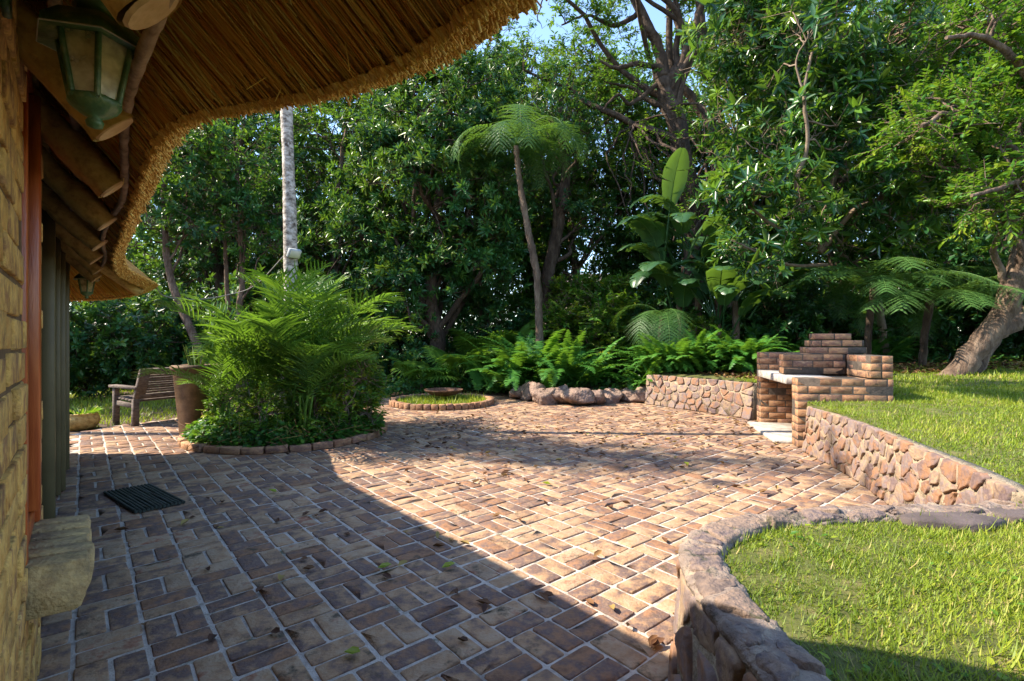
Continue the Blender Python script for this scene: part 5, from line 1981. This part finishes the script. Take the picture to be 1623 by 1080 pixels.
def paddle(mb, rng, pet, el, L, wd, tears=5, tint=.45, droop=1.2, roll=0.0):
    P = arch(pet, el, .10, 8)
    tube(mb, P, np.linspace(.03, .016, 8), 6, tint=.3)
    b = P[-1]
    e2 = el - .1
    Q = b + np.stack([np.cos(0) * arch(L, e2, droop, 22)[:, 0], arch(L, e2, droop, 22)[:, 1], arch(L, e2, droop, 22)[:, 2]], 1)
    T_ = nrm(np.gradient(Q, axis=0))
    side0 = v(0, 1, 0)
    tube(mb, Q, np.linspace(.014, .003, 22), 5, tint=.9)
    u = np.linspace(0, 1, 22)
    w = wd * np.sin(np.pi * np.clip(u * .93 + .05, 0, 1)) ** .55
    for s in (-1, 1):
        torn = np.sort(rng.choice(np.arange(3, 20), tears, replace=False)) if tears else []
        start = 0
        for seg in list(torn) + [21]:
            idx = np.arange(start, seg + 1)
            if len(idx) < 2:
                continue
            dz, dt = rng.normal(-.08, .10), rng.normal(.12, .10)
            rows = []
            for i in idx:
                up = np.cross(T_[i], side0)
                sd = side0 * math.cos(roll) + up * math.sin(roll)
                for f in (0, .35, .7, 1.0):
                    ww = w[i] * f
                    rows.append(Q[i] + sd * s * ww + up * (.22 * ww - .28 * ww * f * f) + T_[i] * ww * (dt + .12) + v(0, 0, dz) * ww * f + rng.normal(0, .003, 3))
            n_ = len(idx)
            F = [(i * 4 + j, i * 4 + j + 1, (i + 1) * 4 + j + 1, (i + 1) * 4 + j) for i in range(n_ - 1) for j in range(3)]
            tt = np.clip(tint + rng.normal(0, .06) + rng.normal(0, .03, len(rows)), 0, 1)
            mb.add(np.array(rows), F, tt)
            start = seg
    return


def kid(root, name, me, loc, az, pitch=0.0, sc=1.0):
    o = bpy.data.objects.new(name, me)
    COL.objects.link(o)
    o.parent = root
    o.location = Vector([float(c) for c in loc])
    o.rotation_euler = (0, -pitch, az)
    o.scale = (sc, sc, sc)
    return o


def meshes(fn, mat, name, seeds):
    out = []
    for s in seeds:
        mb = MB()
        fn(mb, R(s), s)
        out.append(mb.mesh(name, mat))
    return out


# --- palms of the round bed
pf = meshes(lambda mb, r, s: feather(mb, r, 1.5, 1.32 + .06 * (s % 3), 1.0 + .22 * (s % 4), 27, .50, .024, r=.007, vee=.55, sag=.18, tint=.35 + .10 * (s % 4), sidebend=.08 * (s % 3 - 1), fwd=(.6, 1.6)), m_palm, "palm_frond", range(40, 46))
rng = R(50)
bed_palms = [(-3.42, 5.95, .62, 9, "low palm with drooping fronds at the left end of the bed beside the planter"),
             (-3.1, 6.15, .98, 11, "palm at the front left of the round bed"),
             (-2.68, 6.05, 1.0, 12, "palm with upright bright fronds in front of the pale trunk"),
             (-2.58, 6.4, 1.02, 12, "tall bright palm in the middle right of the round bed"),
             (-2.42, 6.95, .66, 9, "palm at the right end of the round bed"),
             (-2.85, 6.95, 1.2, 12, "tallest palm clump at the back of the round bed"),
             (-3.4, 6.95, .85, 9, "palm at the back left of the round bed behind the planter"),
             (-2.35, 5.75, .8, 9, "small palm at the front edge of the round bed")]
for k, (x, y, sc, nf, lab) in enumerate(bed_palms):
    root = thing("small_palm", lab, "palm", (x, y, .08), "small palms in the round bed")
    mb = MB()
    for q in range(4):
        a = rng.uniform(0, 6.28)
        tube(mb, smooth([(.03 * math.cos(a), .03 * math.sin(a), -.05), (.06 * math.cos(a), .06 * math.sin(a), .3 * sc), (.08 * math.cos(a + .4), .08 * math.sin(a + .4), .62 * sc)], 6), .014, 6)
    st = link("stem", mb.mesh("palm_stem", m_palm), root)
    st.location = (0, 0, 0)
    for f in range(nf):
        kid(root, "frond", pf[int(rng.integers(len(pf)))], (rng.normal(0, .05), rng.normal(0, .05), rng.uniform(.3, .75) * sc), f * 2.4 + rng.uniform(-.4, .4), rng.uniform(-.5, .14), sc * rng.uniform(.72, 1.08))

# leafy bushes and ivy filling the bed
BS = dict(trunk=[(0, 0, -.05), (.02, .03, .3), (0, 0, .6)], r0=.018, r1=.01, blobs=[((0, 0, .62), (.55, .5, .50)), ((.1, -.1, .28), (.5, .5, .28))],
          n_limb=10, n_sec=40, n_twig=5, lpt=12, L=.085, Wd=.032, limb_from=.05, twig_len=(.10, .25), style='alt', twig_r=.003, tint_mid=.5)
b0 = tree("leafy_bush", "bright small leaved bush at the right side of the round bed", (-2.12, 6.35, .06), R(61), m_leafl, m_twig, "bushes in the round bed", "shrub", "foliage", **BS)
for x, y, rz, sc, lab in ((-2.35, 6.0, 1, .72, "bright bush at the front right of the round bed under the palms"), (-2.85, 5.75, 2, .62, "bright bush at the front middle of the round bed"),
                          (-3.3, 6.0, 3, .62, "bright bush at the front left of the round bed"), (-2.2, 6.85, 4, .8, "bright bush at the right rear of the round bed"), (-2.55, 6.6, 5, 1.0, "tall bright bush in the centre of the round bed")):
    dup(b0, (x, y, .06), rz, sc, lab, "bushes in the round bed")
rng = R(63)
mb = MB()
n = 9000
a, r = rng.uniform(0, 6.283, n), np.sqrt(rng.uniform(.0, 1, n)) * (BED_R - .02)
P = np.stack([BED_C[0] + r * np.cos(a), BED_C[1] + r * np.sin(a), .07 + rng.random(n) ** 1.6 * .24 * np.clip((BED_R + .12 - r) / .4, .2, 1)], 1)
leaves(mb, P, np.stack([np.cos(a) + rng.normal(0, .7, n), np.sin(a) + rng.normal(0, .7, n), rng.normal(0, .5, n)], 1), UP + np.stack([np.cos(a), np.sin(a), a * 0], 1) * .7 + rng.normal(0, .35, (n, 3)), rng.uniform(.035, .075, n), rng.uniform(.03, .06, n), np.clip(rng.normal(.38, .2, n), 0, 1))
tag(mb.build("ivy_ground_cover", m_leaf), "dark green ivy covering the round bed under the palms", "ground cover", kind="stuff")
mb = MB()
n = 420
a, r = rng.uniform(0, 6.283, n), np.sqrt(rng.uniform(.45, 1, n)) * (BED_R - .02)
P = np.stack([BED_C[0] + r * np.cos(a), BED_C[1] + r * np.sin(a), .06 + rng.random(n) * .12], 1)
Q = P + rng.normal(0, 1, (n, 3)) * v(.13, .13, .09)
Q[:, 2] = np.maximum(Q[:, 2], .03)
prisms(mb, P, Q, .0035, rng.random(n))
tag(mb.build("dry_stalk_litter", m_dry), "dry fallen stalks along the rim of the round bed", "leaf litter", kind="stuff")

# --- the tall palm whose pale trunk stands in the bed
TPX = v(-3.02, 6.72, .05)
tp = thing("tall_palm", "tall palm with pale ringed trunk rising out of the round bed behind the eave", "palm", TPX)
mb = MB()
zs = np.linspace(-.05, 8.2, 210)
cen = np.stack([TPX[0] + .05 * np.sin(zs * .8) + .010 * zs, TPX[1] + .03 * np.cos(zs * .7), TPX[2] + zs], 1)
rr = .089 + .03 * np.exp(-zs * 2) - .003 * zs + .0016 * (np.sin(zs * 30 + 2 * np.sin(zs * 5)) > .6) + .005 * np.sin(zs * 3.1) + RNG.normal(0, .0015, 210)
tube(mb, cen, rr, 20, rough=.015)
mb.build("trunk", m_barkp, tp, smooth=True)
pf2 = meshes(lambda mb, r, s: feather(mb, r, 2.0, .9, 2.0, 56, .55, .035, r=.016, vee=.15, sag=.5, tint=.4), m_palm, "tall_palm_frond", (70, 71))
for f in range(11):
    kid(tp, "frond", pf2[f % 2], cen[-1] - TPX + v(0, 0, .05), f * 2.4, RNG.uniform(-.6, .5), RNG.uniform(.8, 1.05))
# floodlight on the trunk with its cable
fp = at(466, 402, 6.62)
fl = thing("floodlight", "pale square floodlight fixed to the pale palm trunk", "floodlight", fp)
fd = nrm(v(.72, -.5, -.55))
fs = nrm(np.cross(UP, fd))
fu = np.cross(fd, fs)
mb = MB()
boxes(mb, fp, fs, fu, (.085, .062, .028), .01)
boxes(mb, fp - fd * .035, fs, fu, (.05, .04, .02), .008)
mb.build("housing", m_flood, fl)
mb = MB()
boxes(mb, fp + fd * .031, fs, fu, (.072, .05, .003), .001)
mb.build("lens", m_flglass, fl)
mb = MB()
bar(mb, fp - fd * .05, v(cen[40][0] + .07, cen[40][1], fp[2] - .03), .03, .012)
mb.build("arm", m_flood, fl)
mb = MB()
cpts = smooth([v(cen[40][0], cen[40][1] - .09, fp[2] + .02), at(405, 452, 7.0), at(360, 468, 7.0), at(310, 475, 6.6), at(262, 470, 6.0), at(246, 452, 5.72)], 60)
tube(mb, cpts, .007, 6)
tag(mb.build("power_cable", m_cable), "thin slack grey cable hanging from the pale palm trunk to the thatched roof", "cable")

# --- tree fern in the middle
TF = v(*pxl(856, 11.9))
tfp = lambda px, py, dy=0.0: at(px, py, 11.9 + dy)
tf = thing("tree_fern", "tall tree fern with slender leaning stem and umbrella of feathery fronds", "tree fern", TF)
mb = MB()
P = smooth([TF - v(0, 0, .1), tfp(852, 450), tfp(838, 370), tfp(824, 290), tfp(818, 232)], 50)
tube(mb, P, np.linspace(.095, .06, 50) * (1 + .08 * np.sin(np.arange(50) * 1.9)), 12, rough=.12)
mb.build("trunk", m_bark, tf)
tff = meshes(lambda mb, r, s: bipinnate(mb, r, 1.75, .70, 2.35 + .3 * (s % 2), 23, .50, 24, .036, tint=.4 + .1 * (s % 3)), m_tfern, "tree_fern_frond", (80, 81, 82))
top_ = P[-1] - TF
rng = R(84)
for f in range(17):
    kid(tf, "frond", tff[f % 3], top_ + v(0, 0, .02), f * 2.4 + rng.uniform(-.3, .3), rng.uniform(-.3, .2), rng.uniform(1.05, 1.3))

tfl = meshes(lambda mb, r, s: bipinnate(mb, r, 1.75, .35, .95 + .2 * (s % 2), 23, .50, 24, .036, tint=.45 + .1 * (s % 3)), m_tfern, "tree_fern_frond", (180, 181, 182))
# low spreading tree fern behind the braai, on the right
for (px, py, Y, n_, a0, a1, sc, seed, lab) in ((1385, 455, 9.3, 11, -3.1, 0.0, 1.12, 85, "broad tree fern fronds spreading low behind the braai"),
                                          (1475, 475, 8.9, 9, -2.9, -.1, 1.05, 86, "feathery tree fern fronds arching beside the leaning trunk"),
                                          (1050, 500, 10.9, 4, -2.5, -1.3, .95, 87, "dark tree fern with one big hanging frond over the boulders")):
    r0_ = at(px, py, Y)
    root_g = v(r0_[0], r0_[1], gl(r0_[0], r0_[1])[2])
    root = thing("tree_fern", lab, "tree fern", root_g)
    mb = MB()
    hh = r0_[2] - root_g[2]
    tube(mb, smooth([v(.05, .25, -.1), v(-.02, .1, hh * .5), v(0, 0, hh)], 16), .06, 9, rough=.08)
    st = link("trunk", mb.mesh("fern_stem", m_barkd), root)
    st.location = (0, 0, 0)
    rng = R(seed)
    for f in range(n_):
        kid(root, "frond", (tff if px < 1100 else tfl)[f % 3], v(0, 0, hh), a0 + (a1 - a0) * (f + .5) / n_ + rng.uniform(-.15, .15), rng.uniform(-.75, -.25) if px < 1100 else rng.uniform(-.15, .15), sc * rng.uniform(.85, 1.1))
    for f in range(3):
        kid(root, "frond", tff[f % 3], v(0, 0, hh), rng.uniform(.2, 2.8), rng.uniform(-.4, .2), sc * .9)

# --- wild banana (giant strelitzia)
pds = []
for s, kw in enumerate((dict(pet=.95, el=1.35, L=1.35, wd=.30, tears=2, droop=.5, tint=.70), dict(pet=.8, el=1.2, L=1.55, wd=.30, tears=7, droop=1.4, tint=.35),
                        dict(pet=.75, el=1.05, L=1.5, wd=.30, tears=9, droop=1.8, tint=.42), dict(pet=.7, el=.9, L=1.45, wd=.29, tears=11, droop=1.9, tint=.38))):
    mb = MB()
    paddle(mb, R(90 + s), **kw)
    pds.append(mb.mesh("broad_leaf", m_strel))
rng = R(95)
for (px, Y, stems, lab) in ((1105, 11.6, [(0, 2.6), (-.35, 1.7), (.4, 2.2)], "wild banana clump with large paddle leaves under the forked tree"),
                            (1165, 10.9, [(0, 1.5), (-.3, 1.0)], "lower wild banana with torn silvery leaves left of the braai")):
    b_ = v(*pxl(px, Y))
    root = thing("wild_banana", lab, "plant", b_)
    for dx, hh in stems:
        mb = MB()
        tube(mb, smooth([v(dx, 0, -.1), v(dx * 1.1 + .03, .02, hh * .5), v(dx * 1.25, 0, hh)], 18), np.linspace(.10, .06, 18) * (1 + .07 * np.sin(np.arange(18) * 2.2)), 10, rough=.05)
        st = link("stem", mb.mesh("banana_stem", m_bark), root)
        st.location = (0, 0, 0)
        nl = 8
        for f in range(nl):
            k = int(rng.choice([0, 1, 1, 2, 2, 3]))
            kid(root, "leaf", pds[k], v(dx * 1.25, 0, hh - .05), (0 if f % 2 else math.pi) + rng.normal(-.5, .7), rng.uniform(-.35, .2), rng.uniform(.75, 1.0))
    if px == 1105:
        kid(root, "leaf", pds[0], v(-.75, -.1, 2.75), -1.45, .02, .95)
        kid(root, "leaf", pds[3], v(-.3, .1, 2.6), -1.9, -.05, .9)
        kid(root, "leaf", pds[2], v(-.15, -.1, 1.9), -1.3, -.1, 1.0)
        kid(root, "leaf", pds[3], v(.35, -.1, 2.2), -1.0, .1, 1.0)
        kid(root, "leaf", pds[3], v(-.6, -.1, 1.3), -2.2, .1, 1.0)
        kid(root, "leaf", pds[2], v(.2, -.2, 1.3), -1.5, .15, 1.0)
        for (dx_, hh_, az_, pt_, s_) in ((-.5, 2.3, -2.6, -.1, 1.0), (.5, 2.9, -.6, 0, 1.0), (-.1, 3.0, -2.9, .0, .95), (.7, 1.8, -.9, .1, 1.05), (-.7, 1.7, -2.5, .05, 1.0), (.1, 2.4, -1.1, -.2, 1.0), (-.4, .8, -1.8, .1, .9), (.9, 2.4, -.2, .05, 1.0)):
            kid(root, "leaf", pds[1 + int(rng.integers(3))], v(dx_, -.15, hh_), az_, pt_, s_)
    else:
        kid(root, "leaf", pds[3], v(.25, -.1, 1.1), -1.0, .05, 1.0)
        kid(root, "leaf", pds[3], v(.0, -.1, 1.5), -.5, .1, 1.0)
        kid(root, "leaf", pds[2], v(-.2, -.1, .6), -1.2, .0, .9)
        kid(root, "leaf", pds[2], v(-.3, -.1, .9), -1.9, -.1, .8)

# --- fan palms
fan = meshes(lambda mb, r, s: fan_leaf(mb, r, .75, .95, .48, tint=.4 + .05 * (s % 3)), m_palm, "fan_leaf", (100, 101, 102))
rng = R(104)
for (px, Y, n_, sc, lab) in ((668, 11.6, 9, .95, "fan palm with drooping round leaves left of the fern bush"), (728, 11.8, 10, 1.05, "fan palm touching the left side of the fern bush"),
                             (790, 13.4, 11, 1.5, "taller dark fan palm in front of the far house, behind the fern bush")):
    b_ = v(*pxl(px, Y))
    root = thing("fan_palm", lab, "palm", b_, "fan palms by the fern bed")
    mb = MB()
    tube(mb, [v(0, 0, -.1), v(.02, 0, .25 * sc)], .05 * sc, 8)
    st = link("stem", mb.mesh("fan_palm_stem", m_barkd), root)
    st.location = (0, 0, 0)
    for f in range(n_):
        kid(root, "leaf", fan[f % 3], v(0, 0, .2 * sc), f * 2.4 + rng.uniform(-.3, .3), rng.uniform(-.6, .3), sc * rng.uniform(.8, 1.1))


# --- sword ferns
def fern_clump(seed, nf, L0, L1, el=(.7, 1.35), ll=.085, lw=.022, spreadr=.12, npn=44):
    rng = R(seed)
    mb = MB()
    for f in range(nf):
        m2 = MB()
        L_ = rng.uniform(L0, L1)
        feather(m2, rng, L_, rng.uniform(*el), rng.uniform(.8, 1.9), npn, ll, lw, bare=.08, r=.003, vee=.05, sag=.1, tint=rng.uniform(.3, .65), sidebend=rng.normal(0, .08),
                sh=lambda u: np.clip(np.sin(np.pi * np.clip(u * .9 + .09, 0, 1)), .05, 1) ** .6, T=BLADE, fwd=(.1, .5))
        a = f * 2.4 + rng.uniform(-.4, .4)
        ca, sa = math.cos(a), math.sin(a)
        Vv = np.concatenate(m2.v)
        Rm = np.array(((ca, -sa, 0), (sa, ca, 0), (0, 0, 1)))
        off = v(rng.normal(0, spreadr), rng.normal(0, spreadr), 0)
        m2.v = [Vv @ Rm.T + off]
        mb.v += m2.v
        mb.t += m2.t
        mb.lo += [l + mb.n for l in m2.lo]
        mb.sz += m2.sz
        mb.n += m2.n
    return mb


fm = [fern_clump(s, 26, .55, .95).mesh("sword_fern", m_fern) for s in (110, 111, 112)]
fb = [fern_clump(s, 34, .9, 1.45, ll=.13, lw=.034, spreadr=.22, npn=50).mesh("fern_bush", m_fern) for s in (115, 116)]


def plant(name, me, loc, rz, sc, label, cat, group):
    o = bpy.data.objects.new(name, me)
    COL.objects.link(o)
    o.location = Vector([float(c) for c in loc])
    o.rotation_euler = (0, 0, rz)
    o.scale = (sc, sc, sc)
    return tag(o, label, cat, group)


rng = R(120)
for px, Y, sc, lab in ((812, 11.2, 1.3, "big bright fern bush below the tree fern stem, its left part"), (868, 10.95, 1.32, "big bright fern bush below the tree fern stem, its middle part"),
                       (915, 11.0, 1.15, "big bright fern bush below the tree fern stem, its right part"), (842, 11.9, 1.5, "big fern bush at the rear, right behind the tree fern stem foot")):
    plant("fern_bush", fb[int(rng.integers(2))], pxl(px, Y), rng.uniform(0, 6.28), sc, lab, "fern", "ferns of the big bush")
for k in range(46):
    if k < 32:
        px = rng.uniform(1020, 1205)
        Y = 8.75 + (1205 - px) / 185 * 1.25 + rng.uniform(0.05, 1.0) ** 1.5 * 2.4
        grp, lab = "sword ferns behind the stone wall", "upright green sword fern among those massed behind the low stone wall"
    elif k < 40:
        px, Y = rng.uniform(1215, 1420), rng.uniform(10.8, 12.2)
        grp, lab = "sword ferns behind the braai", "shaded sword fern in the dark undergrowth behind the braai"
    else:
        px, Y = rng.uniform(760, 1000), rng.uniform(10.7, 11.2)
        grp, lab = "small ferns behind the boulders", "small fern at the foot of the big bush behind the boulders"
    plant("sword_fern", fm[int(rng.integers(3))], pxl(px, Y), rng.uniform(0, 6.28), rng.uniform(.85, 1.2) * (.85 if k >= 40 else 1.2), lab, "fern", grp)
